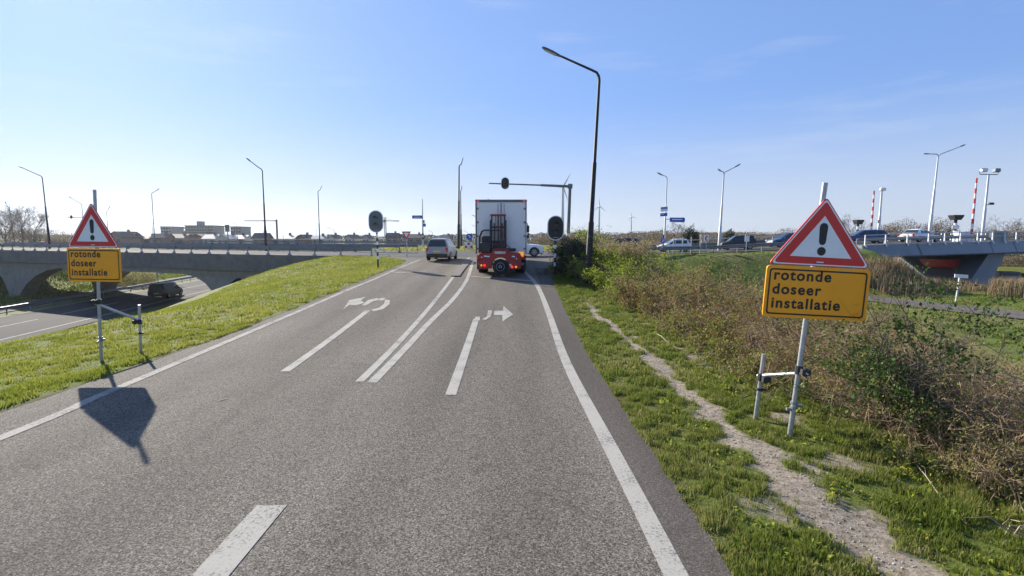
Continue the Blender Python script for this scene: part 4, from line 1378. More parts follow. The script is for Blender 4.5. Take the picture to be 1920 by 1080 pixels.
# ---- far landmarks
def turbine(label, px, hub_py, Y, blades, bl):
    x = (px - 960) / F * Y
    z = Tz(x, Y); h = at(px, hub_py, Y).z - z
    k = Y / F
    t = thing('wind_turbine', label, 'wind turbine', (x, Y, z), 0, 'wind turbines on the horizon')
    mb = MB(); mb.tube([(0, 0, 0), (0, 0, h)], [h * .035, h * .02], 12); mb.build('tower', M['turb'], t, smooth=40)
    mb = MB(); mb.bbox((0, 1.0 * h / 50, h + .8), (2.6 * h / 50, 7 * h / 50, 2.8 * h / 50), .5); mb.build('nacelle', M['turb'], t)
    mb = MB(); mb.tube([(0, -2.6 * h / 50, h + .8), (0, -4.2 * h / 50, h + .8)], [1.3 * h / 50, .5 * h / 50], 10); hb = mb.build('hub', M['turb'], t)
    for a in blades:
        d = Vector((math.cos(R(a)), 0, math.sin(R(a)))); n = Vector((-d.z, 0, d.x)); c = Vector((0, -3.2 * h / 50, h + .8))
        L_ = bl * k
        mb = MB(); rings = []
        for f, w in ((0, .02), (.12, .05), (.3, .045), (.7, .025), (1, .006)):
            q = c + d * L_ * f; w_ = w * L_
            rings.append([q + n * w_, q + Vector((0, -w_ * .35, 0)), q - n * w_, q + Vector((0, w_ * .35, 0))])
        mb.loft(rings); mb.build('blade', M['turb'], hb, recalc=True)


turbine('largest wind turbine behind the mast arm', 1054, 353, 480, (62, 176, 290), 27)
turbine('middle wind turbine right of the tall lamp', 1122, 388, 800, (95, 215, 322), 15)
turbine('smallest and farthest wind turbine, right of the middle one', 1182, 407, 1150, (104, 224, 344), 10)

# tower crane
Y = 330.0
x = (724 - 960) / F * Y; z = Tz(x, Y); k = Y / F
zz = lambda py: at(724, py, Y).z - z
t = thing('tower_crane', 'thin tower crane on the skyline right of the oval signal', 'crane', (x, Y, z))


def lattice(mb, a, b_, w, n, r):
    a, b_ = Vector(a), Vector(b_); d = (b_ - a).normalized(); s = d.cross(Vector((0, 1, 0))).normalized() * w; q = Vector((0, 1, 0)) * w
    for i, j in ((1, 1), (1, -1), (-1, 1), (-1, -1)): mb.tube([a + s * i + q * j, b_ + s * i + q * j], r, 4)
    for i in range(n):
        p0, p1 = a.lerp(b_, i / n), a.lerp(b_, (i + 1) / n); sg = 1 if i % 2 else -1
        mb.tube([p0 + s * sg + q, p1 - s * sg + q], r * .7, 3); mb.tube([p0 + s * sg - q, p1 - s * sg - q], r * .7, 3)


mb = MB(); lattice(mb, (0, 0, 0), (0, 0, zz(407)), .5, 14, .14); mb.build('mast', M['galv_d'], t)
mb = MB(); lattice(mb, (-3 * k, 0, zz(413.5)), (26 * k, 0, zz(414.5)), .35, 14, .12); mb.build('jib', M['galv_d'], t)
mb = MB(); mb.bbox((-2.5 * k, 0, zz(415)), (1.6, 1.2, 1.4), .1); mb.build('counterweight', M['concrete_d'], t)
mb = MB(); mb.tube([(0, 0, zz(407)), (15 * k, 0, zz(413.8))], .07, 3); mb.build('stay', M['galv_d'], t)

# far signal mast arm on the left and small ones
def far_arm(label, px, pyb, Y, pyt, x0, x1, headpx, hgt, cat='traffic light'):
    x = (px - 960) / F * Y; z = Tz(x, Y); k = Y / F; h = at(px, pyt, Y).z - z
    t = thing('signal_gantry', label, cat, (x, Y, z), 0)
    mb = MB(); mb.tube([(0, 0, -.2), (0, 0, h + .3)], .22, 8); mb.build('pole', M['lamp_grey'], t)
    mb = MB(); mb.tube([((x0 - px) * k, 0, h), ((x1 - px) * k, 0, h)], .12, 8); mb.build('mast_arm', M['lamp_grey'], t)
    if headpx: signal_head(t, ((headpx - px) * k, -.1, h), hgt * .7 * k, hgt * k)


far_arm('long distant mast arm behind the overpass lamp', 522, 446, 120, 414, 462, 523, None, 0)
far_arm('distant mast arm with signal poking out left of the left triangle', 168, 446, 118, 407, 134, 169, 142, 7)
Y = 150; x = (430 - 960) / F * Y; z = Tz(x, Y); k = Y / F
t = thing('back_of_sign', 'dark square back of a sign before the small pale block', 'road sign', (x, Y, z))
h_ = at(430, 428, Y).z - z
post(t, h_, .15, 'lamp_grey'); mb = MB(); mb.bbox((0, -.1, h_), (8.5 * k, .1, 13 * k), .02); mb.build('panel', M['lamp_grey'], t)
# mirror-like sign in the cutting
p = Vector((-52.6, 74, -4.7)); p.x = (294 - 960) / F * 74; p.z = Tz(p.x, 74)
k = 74 / F
t = thing('cutting_sign', 'tilted pale sign board on a post in the cutting under the overpass', 'road sign', p)
hh = at(294, 505, 74).z - p.z
post(t, max(hh, .8), .06)
mb = MB(); mb.ext([(-12 * k, -.08, hh + 7 * k), (-9 * k, -.08, hh + 7.5 * k), (12 * k, -.08, hh - 6 * k), (11 * k, -.08, hh - 10 * k), (7 * k, -.08, hh - 10 * k)], (0, .04, 0)); mb.build('board', M['signback'], t)

# ================================================================== VEHICLES
def carpaint(name, col, rough=.4):
    return pm(name, col, rough, .05, .05, 3, coat=.22 if max(col) > .1 else .04, dirt=((col[0] * .8 + .006, col[1] * .8 + .006, col[2] * .8 + .006), 2.5, .62))


P_ = dict(silver=carpaint('silver_car_paint', (.24, .26, .29)), white=carpaint('white_car_paint', (.72, .74, .76)), black=carpaint('black_car_paint', (.006, .0065, .009), .5),
          dark=carpaint('charcoal_car_paint', (.018, .02, .025), .5), blue=carpaint('dark_blue_car_paint', (.03, .06, .14)), red=carpaint('red_lorry_paint', (.4, .03, .03)))


def wheel(parent, x, y, r, w, side):
    mb = MB()
    n = 20
    prof = [(-w / 2, r * .62), (-w / 2, r * .9), (-w / 2 + .03, r), (w / 2 - .03, r), (w / 2, r * .9), (w / 2, r * .62)]
    mb.loft([[Vector((x + a, y + q * math.cos(2 * math.pi * k / n), r + q * math.sin(2 * math.pi * k / n))) for k in range(n)] for a, q in prof], cap=True)
    t = mb.build('wheel', M['tyre'], parent, smooth=40, recalc=True)
    mb = MB()
    xo = x + side * (w / 2 + .004)
    n = 15
    ring = lambda q, xx: [Vector((xx, y + q * math.cos(2 * math.pi * k / n), r + q * math.sin(2 * math.pi * k / n))) for k in range(n)]
    mb.loft([ring(r * .64, xo), ring(r * .6, xo + side * .008), ring(r * .2, xo - side * .0), ring(r * .17, xo + side * .02)], cap=True)
    mb.build('rim', M['rim'], t, recalc=True, smooth=30)
    mb = MB()
    for k in range(5):
        a0 = 2 * math.pi * k / 5 + .3
        pts = []
        for da, q in ((-.28, .55), (.28, .55), (.16, .27), (-.16, .27)):
            pts.append(Vector((xo + side * .012, y + r * q * math.cos(a0 + da), r + r * q * math.sin(a0 + da))))
        mb.ext(pts, (side * .004, 0, 0))
    mb.build('rim_opening', M['trim'], t)
    return t


STY = dict(
    # lower body: (y fraction, belt z, width scale), greenhouse: rear base, rear top, front top, front base (y fractions)
    mpv=dict(L=4.3, W=1.74, H=1.66, low=[(-.5, .78, .9), (-.485, .95, .97), (-.3, .97, 1), (.12, .95, 1), (.27, .93, .98), (.42, .82, .95), (.48, .68, .88), (.5, .5, .8)], gh=(-.485, -.42, .06, .31)),
    hatch=dict(L=3.9, W=1.68, H=1.52, low=[(-.5, .72, .88), (-.48, .92, .96), (-.3, .93, 1), (.1, .90, 1), (.24, .88, .98), (.4, .78, .95), (.475, .64, .86), (.5, .46, .78)], gh=(-.48, -.38, .02, .27)),
    suv=dict(L=4.35, W=1.82, H=1.63, low=[(-.5, .85, .9), (-.48, 1.02, .97), (-.3, 1.03, 1), (.1, 1.0, 1), (.22, .98, .99), (.43, .90, .96), (.48, .74, .9), (.5, .52, .84)], gh=(-.47, -.37, .0, .23)),
    estate=dict(L=4.7, W=1.8, H=1.48, low=[(-.5, .72, .88), (-.485, .9, .96), (-.3, .91, 1), (.08, .89, 1), (.2, .86, .99), (.42, .74, .95), (.48, .62, .87), (.5, .45, .78)], gh=(-.475, -.39, .02, .22)),
    saloon=dict(L=4.75, W=1.8, H=1.45, low=[(-.5, .72, .86), (-.485, .9, .94), (-.33, .95, 1), (.08, .89, 1), (.2, .86, .99), (.42, .74, .95), (.48, .62, .87), (.5, .45, .78)], gh=(-.37, -.22, .04, .22)),
    van=dict(L=4.95, W=1.92, H=1.95, low=[(-.5, .95, .92), (-.495, 1.08, .98), (-.3, 1.1, 1), (.12, 1.08, 1), (.28, 1.04, .98), (.43, .92, .95), (.485, .72, .88), (.5, .5, .8)], gh=(-.495, -.475, .13, .33)),
)


def car(name, label, cat, loc, heading, style, paint, group=None, plate_col='plate', panes=True):
    """heading: degrees clockwise from straight ahead (+Y)"""
    s = STY[style]; L_, W, H = s['L'], s['W'], s['H']; hw = W / 2
    t = thing(name, label, cat, loc, R(-heading), group)
    mb = MB(); rings = []
    z0 = .2
    for f, zb, k in s['low']:
        y, w = f * L_, hw * k
        rise = .14 if abs(f) > .48 else 0
        half = [(w * .86, z0 + rise), (w * .97, z0 + rise + .10), (w, .5 if zb > .6 else zb * .8), (w, zb * .82), (w * .955, zb - .02), (w * .6, zb + .025)]
        rings.append([Vector((x, y, z)) for x, z in half] + [Vector((-x, y, z)) for x, z in reversed(half)])
    mb.loft(rings)
    body = mb.build('body', P_[paint], t, recalc=True, smooth=32)
    # greenhouse
    yb0, yt0, yt1, yb1 = [f * L_ for f in s['gh']]
    belt = lambda y: float(np.interp(y / L_, [q[0] for q in s['low']], [q[1] for q in s['low']])) - .03
    wb, wt = hw * .945, hw * (.70 if style == 'mpv' else .75)
    stn = [(yb0, belt(yb0), 0), (yt0, H - .05, 1), (yt0 * .6 + yt1 * .4, H, 1), (yt1, H - .035, 1), (yb1, belt(yb1), 0)]
    rings = []
    for y, zt, full in stn:
        b_ = belt(y)
        if full: half = [(wb, b_), (wt + .02, zt - .09), (wt - .06, zt - .015), (wt * .5, zt + .01)]
        else: half = [(wb, b_), (wb * .97, zt + .01), (wb * .9, zt + .02), (wb * .5, zt + .035)]
        rings.append([Vector((x, y, z)) for x, z in half] + [Vector((-x, y, z)) for x, z in reversed(half)])
    mb = MB(); mb.loft(rings); mb.build('roof', P_[paint], t, recalc=True, smooth=28)

    def side_pt(y, v, sx):
        """point on the side of the greenhouse: v 0 belt .. 1 roof gutter"""
        ys_ = [yb0, yt0, yt1, yb1]
        zt = float(np.interp(y, ys_, [belt(yb0) + .02, H - .14, H - .125, belt(yb1) + .02]))
        wtop = float(np.interp(y, ys_, [wb * .97, wt + .02, wt + .02, wb * .97]))
        b_ = belt(y)
        return Vector((sx * (wb + (wtop - wb) * v + .012), y, b_ + (zt - b_) * v))
    for sx in (-1, 1):
        mb = MB()
        a0 = yt0 * .7 + yb0 * .3 + .12; a1 = yb1 - (yb1 - yt1) * .3
        cuts = [(a0, a0 + (a1 - a0) * .26), (a0 + (a1 - a0) * .29, a0 + (a1 - a0) * .60), (a0 + (a1 - a0) * .63, a1)]
        if style == 'van': cuts = cuts[2:]
        for c0, c1 in cuts:
            pts_b = [side_pt(y, .12, sx) for y in np.linspace(c0, c1, 5)]
            pts_t = []
            for y in np.linspace(c0, c1, 5):
                v = .9
                yy = min(max(y, yt0 + .03), yt1 - .02)
                q = side_pt(yy, v, sx)
                pts_t.append(q)
            for i in range(4): mb.quad(pts_b[i], pts_b[i + 1], pts_t[i + 1], pts_t[i])
        mb.build('side_window', M['glass'], t, recalc=True)
    # windscreen / rear window
    for (ya, za, yb_, zb, nm) in ((yb1, belt(yb1) + .03, yt1, H - .035, 'windscreen'), (yb0, belt(yb0) + .03, yt0, H - .05, 'rear_window')):
        a = Vector((0, ya, za)); c = Vector((0, yb_, zb)); d = c - a
        sgn = 1 if nm == 'windscreen' else -1
        nrm = Vector((0, abs(d.z), abs(d.y))).normalized(); nrm.y *= sgn
        q = []
        for v, w in ((.14, wb * .86), (.86, wt * .86)):
            p = a + d * v + nrm * .022
            q.append((p, w))
        mb = MB(); mb.quad(q[0][0] + Vector((-q[0][1], 0, 0)), q[0][0] + Vector((q[0][1], 0, 0)), q[1][0] + Vector((q[1][1], 0, 0)), q[1][0] + Vector((-q[1][1], 0, 0)))
        if style == 'van' and nm == 'rear_window': continue
        mb.build(nm, M['glass'], t)
    # wheels and arches
    r = .31 if style in ('mpv', 'hatch', 'saloon', 'estate') else .345
    for yf in (-.31, .32):
        for sx in (-1, 1):
            y = yf * L_
            mb = MB(); n = 12
            pts = [Vector((sx * (hw - .03), y + (r + .07) * math.cos(R(a)), r + (r + .07) * math.sin(R(a)))) for a in np.linspace(-15, 195, n)]
            mb.ext(pts, (sx * .042, 0, 0)); mb.build('wheel_arch', M['trim'], t, recalc=True)
            wheel(t, sx * (hw - .085), y, r, .2, sx)
    # bumpers, lights, plates, mirrors
    yr, yf = -L_ / 2, L_ / 2
    mb = MB(); mb.bbox((0, yr + .02, .42), (W * .86, .16, .24), .05); mb.build('bumper', M['trim'] if style in ('mpv', 'van') else P_[paint], t)
    mb = MB(); mb.bbox((0, yf - .03, .40), (W * .80, .14, .18), .05); mb.build('bumper', M['trim'], t)
    zl = s['low'][1][1]
    for sx in (-1, 1):
        mb = MB(); mb.bbox((sx * hw * .83, yr + .045, zl - .12), (.2, .12, .34), .04); mb.build('tail_light', M['tail'], t)
        mb = MB(); mb.bbox((sx * hw * .72, yf - .075, .66), (.34, .16, .15), .05); mb.build('headlight', M['headl'], t)
        mb = MB(); mb.bbox((sx * (hw + .07), yb1 - .32, belt(yb1) + .10), (.17, .11, .14), .04); mb.build('wing_mirror', P_[paint] if style != 'mpv' else M['trim'], t)
    mb = MB(); mb.box((0, yr - .03, .70), (.52, .03, .115)); mb.build('number_plate', M[plate_col], t)
    mb = MB(); mb.box((0, yf + .035, .42), (.52, .02, .11)); mb.build('number_plate', M[plate_col], t)
    return t


def road_at(x, y, z=None): return Vector((x, y, z if z is not None else (float(zroad(y)) + .01 if y < 43 else .965)))


car('silver_car', 'silver people carrier seen from behind in the left lane', 'car', road_at(-4.92, 36.3), 3, 'mpv', 'silver').scale = (.92, .92, .92)
car('white_car', 'white crossover half hidden behind the lorry, facing right', 'car', (.35, 41.6, .965), 88, 'suv', 'white')
car('white_car', 'white car glimpsed past the tall lamp post above the hedge', 'car', (7.0, 50.5, .965), -60, 'hatch', 'white')
car('black_car', 'black car whose roof shows just above the hedge', 'car', (10.6, 51.5, .965), -80, 'estate', 'black')
p = path_pt(17.8, .4)
wc = car('white_car', 'white hatchback with dark windows on the road before the bridge', 'car', (17.35, 55.2, .97), -84, 'hatch', 'white')
wc.scale = (.87, .87, .92)
mb = MB(); mb.ext([(.852, -.9, .42), (.852, .5, .50), (.852, .62, .62), (.852, -.5, .56)], (.003, 0, 0)); mb.ext([(-.855, -.9, .42), (-.855, .5, .50), (-.855, .62, .62), (-.855, -.5, .56)], (.003, 0, 0)); mb.build('red_stripe', M['flred'], wc)
p = path_pt(23.6, .1)
car('black_car', 'charcoal people carrier on the rising bridge road', 'car', p, -80, 'mpv', 'dark').scale = (.88, .80, .9)
p = path_pt(29.3, .6)
car('blue_car', 'dark blue car partly behind the right warning triangle', 'car', p, -92, 'hatch', 'blue')
p = path_pt(38.6, 1.2)
car('blue_car', 'dark blue estate car on the bascule bridge', 'car', p, -76, 'estate', 'blue')
p = path_pt(45.6, .4)
car('silver_car', 'silver saloon with red tail light on the bascule bridge', 'car', p, 68, 'saloon', 'white')
car('black_van', 'black delivery van driving away on the motorway', 'van', (-42.4, 62.5, -4.735), -10, 'van', 'black').scale = (1, 1, .93)
# tiny red lorry far left on the horizon
t = thing('red_lorry', 'tiny red lorry far off on the skyline left of the triangle', 'lorry', (-133, 150, -2))
mb = MB(); mb.bbox((0, 0, 3.0), (4.6, 2.5, 2.6), .1); mb.bbox((-3.4, 0, 2.4), (1.8, 2.4, 2.2), .3); mb.build('body', P_['red'], t)
mb = MB()
for x in (-3.3, -.8, 1.4):
    mb.tube([(x, -1.2, .5), (x, 1.2, .5)], .5, 12)
mb.box((0, 0, 1.3), (8, 1.2, .4)); mb.build('wheels', M['tyre'], t)

# ---------------------------------------------------------------- lorry
ly = 26.6
lz = float(zroad(ly))
t = thing('lorry', 'white box lorry seen from behind, waiting in the right lane', 'lorry', (-.56, ly, lz))
W2 = 1.30
mb = MB(); mb.bbox((0, 4.1, 2.42), (2.60, 8.2, 2.72), .03); mb.build('cargo_box', M['box'], t)
mb = MB(); mb.bbox((0, .0, 3.80), (2.66, .14, .12), .02); mb.build('roof_rail', M['boxrail'], t)
for sx in (-1, 1):
    mb = MB(); mb.bbox((sx * 1.29, .0, 2.40), (.07, .11, 2.66), .015); mb.build('corner_post', M['boxrail'] if sx < 0 else M['galv'], t)
    mb = MB(); mb.bbox((sx * .632, -.035, 2.42), (1.225, .05, 2.56), .015); dr = mb.build('rear_door', M['box'], t)
    mb = MB(); mb.tube([(sx * .16, -.085, 1.2), (sx * .16, -.085, 3.66)], .02, 8); mb.build('locking_bar', M['galv'], dr)
    mb = MB()
    for z in (1.35, 2.0, 2.7, 3.4): mb.box((sx * 1.215, -.07, z), (.12, .03, .09))
    mb.build('hinge', M['boxrail'], dr)
    mb = MB(); mb.bbox((sx * 1.18, -.085, 3.78), (.09, .04, .05), .01); mb.build('marker_light', M['tail_on'], t)
    # tail lamps, mudguards, wheels
    mb = MB(); mb.bbox((sx * 1.03, -.02, .86), (.42, .14, .16), .02); tl = mb.build('tail_light', M['tail'], t)
    mb = MB(); mb.bbox((sx * 1.03, -.07, 1.06), (.26, .05, .24), .01); mb.build('reflector', M['amber_on'], t)  # no lamp: the panel's brightness is added as a glow in its material
    mb = MB(); mb.box((sx * 1.0, .42, .62), (.58, .03, .74)); mb.build('mud_flap', M['trim'], t)
    for y in (1.25, 6.7, 9.2):
        wheel(t, sx * 1.0, y, .48, .52 if y < 5 else .34, sx)
mb = MB(); mb.ext([(-.012, -.062, 1.15), (.012, -.062, 1.15), (.012, -.062, 3.70), (-.012, -.062, 3.70)], (0, -.012, 0)); mb.build('door_seal', M['trim'], t)
mb = MB(); mb.box((-.45, 4.4, .86), (.12, 9.0, .26)); mb.box((.45, 4.4, .86), (.12, 9.0, .26)); mb.build('chassis', M['trim'], t)
mb = MB(); mb.bbox((0, .12, .55), (2.4, .12, .14), .02); mb.build('underrun_bar', M['galv_d'], t)
mb = MB(); mb.bbox((0, 9.4, 1.95), (2.42, 1.9, 2.5), .14); cb = mb.build('cab', P_['white'], t)
mb = MB(); mb.quad((-1.05, 10.37, 1.9), (1.05, 10.37, 1.9), (1.0, 10.37, 2.9), (-1.0, 10.37, 2.9)); mb.build('windscreen', M['glass'], cb)
for sx in (-1, 1):
    mb = MB(); mb.quad((sx * 1.222, 9.2, 1.9), (sx * 1.222, 10.2, 1.9), (sx * 1.222, 10.1, 2.8), (sx * 1.222, 9.2, 2.8)); mb.build('side_window', M['glass'], cb)
    mb = MB(); mb.tube([(sx * 1.2, 9.9, 2.95), (sx * 1.62, 9.95, 2.98), (sx * 1.7, 9.95, 2.7), (sx * 1.7, 9.95, 1.95), (sx * 1.6, 9.95, 1.8), (sx * 1.2, 9.9, 1.75)], .035, 6)
    mb.bbox((sx * 1.68, 9.95, 2.55), (.22, .16, .5), .05); mb.bbox((sx * 1.68, 9.95, 2.02), (.2, .16, .28), .05)
    mb.build('wing_mirror', M['trim'], t)

# ---------------------------------------------------------------- lorry-mounted forklift
fz = float(zroad(25.4))
f = thing('forklift', 'red truck-mounted forklift hanging on the back of the white lorry', 'forklift', (-.60, 26.5, fz))
Yr = -1.1


def fprism(name, poly, y0, y1, mat, parent=f):
    mb = MB(); mb.ext([(a, y0, b) for a, b in poly], (0, y1 - y0, 0)); return mb.build(name, M[mat], parent, recalc=True)


def archpoly():
    r = .44
    return [(r * math.cos(R(a)) + .02, .55 + r * math.sin(R(a))) for a in np.linspace(0, 180, 13)]


arch = archpoly()
fprism('body', [(1.03, .44), (1.07, .62), (1.07, 1.05), (1.0, 1.18), (.52, 1.25), (.44, 1.34), (-.30, 1.34), (-.42, 1.22), (-1.0, 1.2), (-1.06, 1.1), (-1.06, .44), (-.42, .44)] + list(reversed(arch)) + [(.46, .44)], Yr, -.25, 'flred')
fprism('bonnet', [(-.36, 1.345), (.40, 1.345), (.34, 1.42), (-.30, 1.42)], Yr + .1, -.45, 'flred')
fprism('number_plate', [(-.26, 1.17), (.28, 1.17), (.28, 1.29), (-.26, 1.29)], Yr - .016, Yr - .002, 'galv')
fprism('pale_decal', [(-.80, 1.03), (-.52, 1.00), (-.50, 1.06), (-.78, 1.09)], Yr - .010, Yr - .002, 'signwhite')
fprism('pale_decal', [(.58, 1.02), (.74, 1.0), (.75, 1.06), (.6, 1.07)], Yr - .010, Yr - .002, 'signwhite')
# big steering wheel at the rear
mb = MB(); n = 24
prof = [(-.15, .20), (-.16, .31), (-.12, .385), (.12, .385), (.16, .31), (.15, .20)]
mb.loft([[Vector((.02 + q * math.cos(2 * math.pi * k / n), Yr + .05 + a, .53 + q * math.sin(2 * math.pi * k / n))) for k in range(n)] for a, q in prof])
wh = mb.build('rear_wheel', M['tyre'], f, recalc=True, smooth=35)
mb = MB(); n = 20
mb.loft([[Vector((.02 + q * math.cos(2 * math.pi * k / n), Yr - .10 + a, .53 + q * math.sin(2 * math.pi * k / n))) for k in range(n)] for a, q in ((0, .215), (-.012, .20), (.05, .13), (.0, .09), (-.03, .07))])
rm = mb.build('rim', M['galv'], wh, recalc=True, smooth=35)
mb = MB()
for k in range(6): mb.tube([(.02 + .12 * math.cos(k * 1.047), Yr - .07, .53 + .12 * math.sin(k * 1.047)), (.02 + .12 * math.cos(k * 1.047), Yr - .105, .53 + .12 * math.sin(k * 1.047))], .022, 6)
mb.tube([(.02, Yr - .10, .53), (.02, Yr - .16, .53)], .05, 8); mb.build('wheel_nut', M['trim'], wh)
# lights
for x, z, m_, r in ((-.92, .60, 'amber_on', .05), (-.76, .60, 'tail_on', .062), (.52, .62, 'headl', .058), (.60, .52, 'tail_on', .062), (.80, .52, 'amber_on', .055), (-.9, 1.0, 'headl', .035), (.82, .93, 'headl', .035)):
    mb = MB(); mb.tube([(x, Yr + .01, z), (x, Yr - .05, z)], r, 12); mb.build('round_light', M[m_], f, smooth=40)
# side wheels on their arms
for sx in (-1, 1):
    mb = MB(); mb.bbox((sx * .95, -.1, .62), (.18, .8, .34), .04); mb.build('wheel_arm', M['flred'], f)
# operator station: engine cover, seat, overhead guard
mb = MB(); mb.bbox((-.72, -.62, 1.48), (.55, .85, .52), .05); mb.build('engine_cover', M['trim'], f)
mb = MB(); mb.bbox((-.70, -.55, 1.84), (.46, .14, .42), .04); mb.bbox((-.70, -.40, 1.70), (.46, .42, .1), .03); mb.build('seat', M['trim'], f)
mb = MB()
for y in (-.98, -.2):
    mb.tube([(-1.04, y, 1.2), (-1.03, y, 2.02), (-.93, y, 2.28), (-.80, y, 2.34), (.04, y, 2.34), (.08, y, 2.2), (.08, y, 1.35)], .034, 6)
for x in (-.8, -.6, -.4, -.2, 0): mb.tube([(x, -.98, 2.34), (x, -.2, 2.34)], .018, 5)
mb.build('overhead_guard', M['mast'], f)
mb = MB(); mb.tube([(-.05, -.9, 2.36), (-.05, -.9, 2.46)], .05, 8); mb.build('beacon', M['tail'], f)
# mast
for sx in (-1, 1):
    mb = MB(); mb.bbox((-.10 + sx * .37, -.30, 2.02), (.11, .22, 1.66), .015); mb.bbox((-.10 + sx * .33, -.28, 2.52), (.07, .15, 1.22), .012); mb.build('mast_rail', M['mast'], f)
    mb = MB(); mb.tube([(-.10 + sx * .2, -.32, 1.3), (-.10 + sx * .2, -.32, 2.7)], .032, 8); mb.build('lift_cylinder', M['mast'], f)
mb = MB(); mb.bbox((-.10, -.30, 3.10), (.80, .14, .10), .015); mb.build('crosshead', M['flred'], f)
mb = MB(); mb.bbox((-.10, -.31, 2.50), (.72, .08, .08), .012); mb.bbox((-.10, -.31, 1.75), (.72, .1, .14), .012); mb.build('crossbar', M['mast'], f)
mb = MB(); mb.tube([(-.10, -.36, 1.35), (-.10, -.36, 3.06)], .038, 8); mb.build('lift_ram', M['mast'], f)
mb = MB()
for sx in (-1, 1): mb.box((-.10 + sx * .12, -.38, 2.3), (.03, .02, 1.5))
mb.build('lift_chain', M['mast'], f)
mb = MB(); mb.bbox((-.10, -.5, 1.52), (.5, .3, .34), .04); mb.bbox((.55, -.6, 1.36), (.5, .5, .16), .04); mb.tube([(.1, -.7, 1.4), (.3, -.75, 1.62), (.5, -.6, 1.45)], .025, 6); mb.tube([(-.2, -.7, 1.4), (-.35, -.8, 1.7), (-.5, -.6, 1.7)], .022, 6); mb.build('hydraulics', M['mast'], f)
mb = MB()
for sx in (-1, 1): mb.bbox((sx * .4, .0, 1.0), (.14, .6, .06), .01)
mb.build('fork', M['mast'], f)

# ================================================================== VEGETATION
def frames(n, rng, up=.0):
    a = rng.normal(size=(n, 3)); a[:, 2] += up
    a /= np.linalg.norm(a, axis=1)[:, None]
    b = rng.normal(size=(n, 3)); b -= a * (a * b).sum(1)[:, None]; b /= np.linalg.norm(b, axis=1)[:, None]
    return a, b


def leaves_mesh(name, P, size, rng, mat, parent=None, rnd=None, asp=.55, up=.0):
    n = len(P)
    a, b = frames(n, rng, up)
    s = (size * rng.uniform(.6, 1.4, n))[:, None] if np.isscalar(size) else (size * rng.uniform(.7, 1.3, n))[:, None]
    V = np.concatenate([P - a * s * .5, P + b * s * asp * .5, P + a * s * .5, P - b * s * asp * .5], 1).reshape(-1, 3)
    Fq = np.arange(4 * n).reshape(n, 4)
    if parent is not None: V = V - np.array(ORG[parent.name])
    r = rng.uniform(size=n) if rnd is None else rnd
    return np_mesh(name, V, Fq, mat, parent, {'rnd': np.repeat(r, 4)})


def segs_mesh(name, A, B, ra, rb, mat, parent=None):
    n = len(A)
    d = B - A; d = d / (np.linalg.norm(d, axis=1)[:, None] + 1e-9)
    h = np.where(np.abs(d[:, 2:3]) < .9, np.array([[0, 0, 1.]]), np.array([[1., 0, 0]]))
    u = np.cross(d, h); u /= np.linalg.norm(u, axis=1)[:, None]; v = np.cross(d, u)
    V = np.zeros((n, 6, 3))
    for k in range(3):
        g = 2 * math.pi * k / 3
        o = u * math.cos(g) + v * math.sin(g)
        V[:, k] = A + o * ra[:, None]; V[:, 3 + k] = B + o * rb[:, None]
    Fq = np.array([[0, 1, 4, 3], [1, 2, 5, 4], [2, 0, 3, 5]])[None] + (np.arange(n) * 6)[:, None, None]
    V = V.reshape(-1, 3)
    if parent is not None: V = V - np.array(ORG[parent.name])
    return np_mesh(name, V, Fq.reshape(-1, 4), mat, parent, smooth=True)


LM = dict(
    grass=leafmat('grass_blades', [(0, (.045, .08, .010)), (.3, (.10, .15, .018)), (.6, (.165, .205, .032)), (.82, (.26, .25, .08)), (1, (.42, .35, .19))], .45),
    grassdry=leafmat('dry_grass_blades', [(0, (.13, .17, .02)), (.4, (.24, .265, .04)), (.7, (.34, .32, .085)), (1, (.50, .42, .21))], .5),
    bramble=leafmat('bramble_leaves', [(0, (.06, .075, .012)), (.4, (.15, .19, .025)), (.68, (.26, .28, .045)), (.86, (.27, .19, .075)), (1, (.36, .25, .12))], .48),
    green=leafmat('fresh_leaves', [(0, (.07, .11, .014)), (.4, (.18, .24, .025)), (.8, (.32, .36, .045)), (1, (.40, .35, .10))], .5),
    brown=leafmat('dry_leaves', [(0, (.09, .07, .03)), (.3, (.22, .165, .085)), (.48, (.32, .245, .14)), (.62, (.19, .22, .035)), (.88, (.27, .28, .06)), (1, (.44, .34, .21))], .42),
    mixed=leafmat('mixed_leaves', [(0, (.07, .05, .022)), (.3, (.20, .125, .06)), (.5, (.28, .18, .09)), (.62, (.15, .19, .028)), (.85, (.25, .28, .045)), (1, (.40, .30, .16))], .45),
    holly=leafmat('holly_leaves', [(0, (.015, .04, .010)), (.5, (.05, .10, .016)), (1, (.14, .20, .03))], .3),
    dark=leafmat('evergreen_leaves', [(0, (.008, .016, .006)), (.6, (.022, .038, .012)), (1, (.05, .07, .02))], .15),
    reed=leafmat('reed_stems', [(0, (.17, .12, .06)), (.5, (.30, .22, .12)), (1, (.45, .36, .21))], .3),
    farbrown=leafmat('far_scrub', [(0, (.10, .07, .045)), (.5, (.19, .14, .09)), (.8, (.25, .19, .12)), (1, (.15, .15, .065))], .3),
    farwood=leafmat('far_wood', [(0, (.06, .055, .05)), (.6, (.11, .10, .085)), (1, (.10, .11, .065))], .2),
)


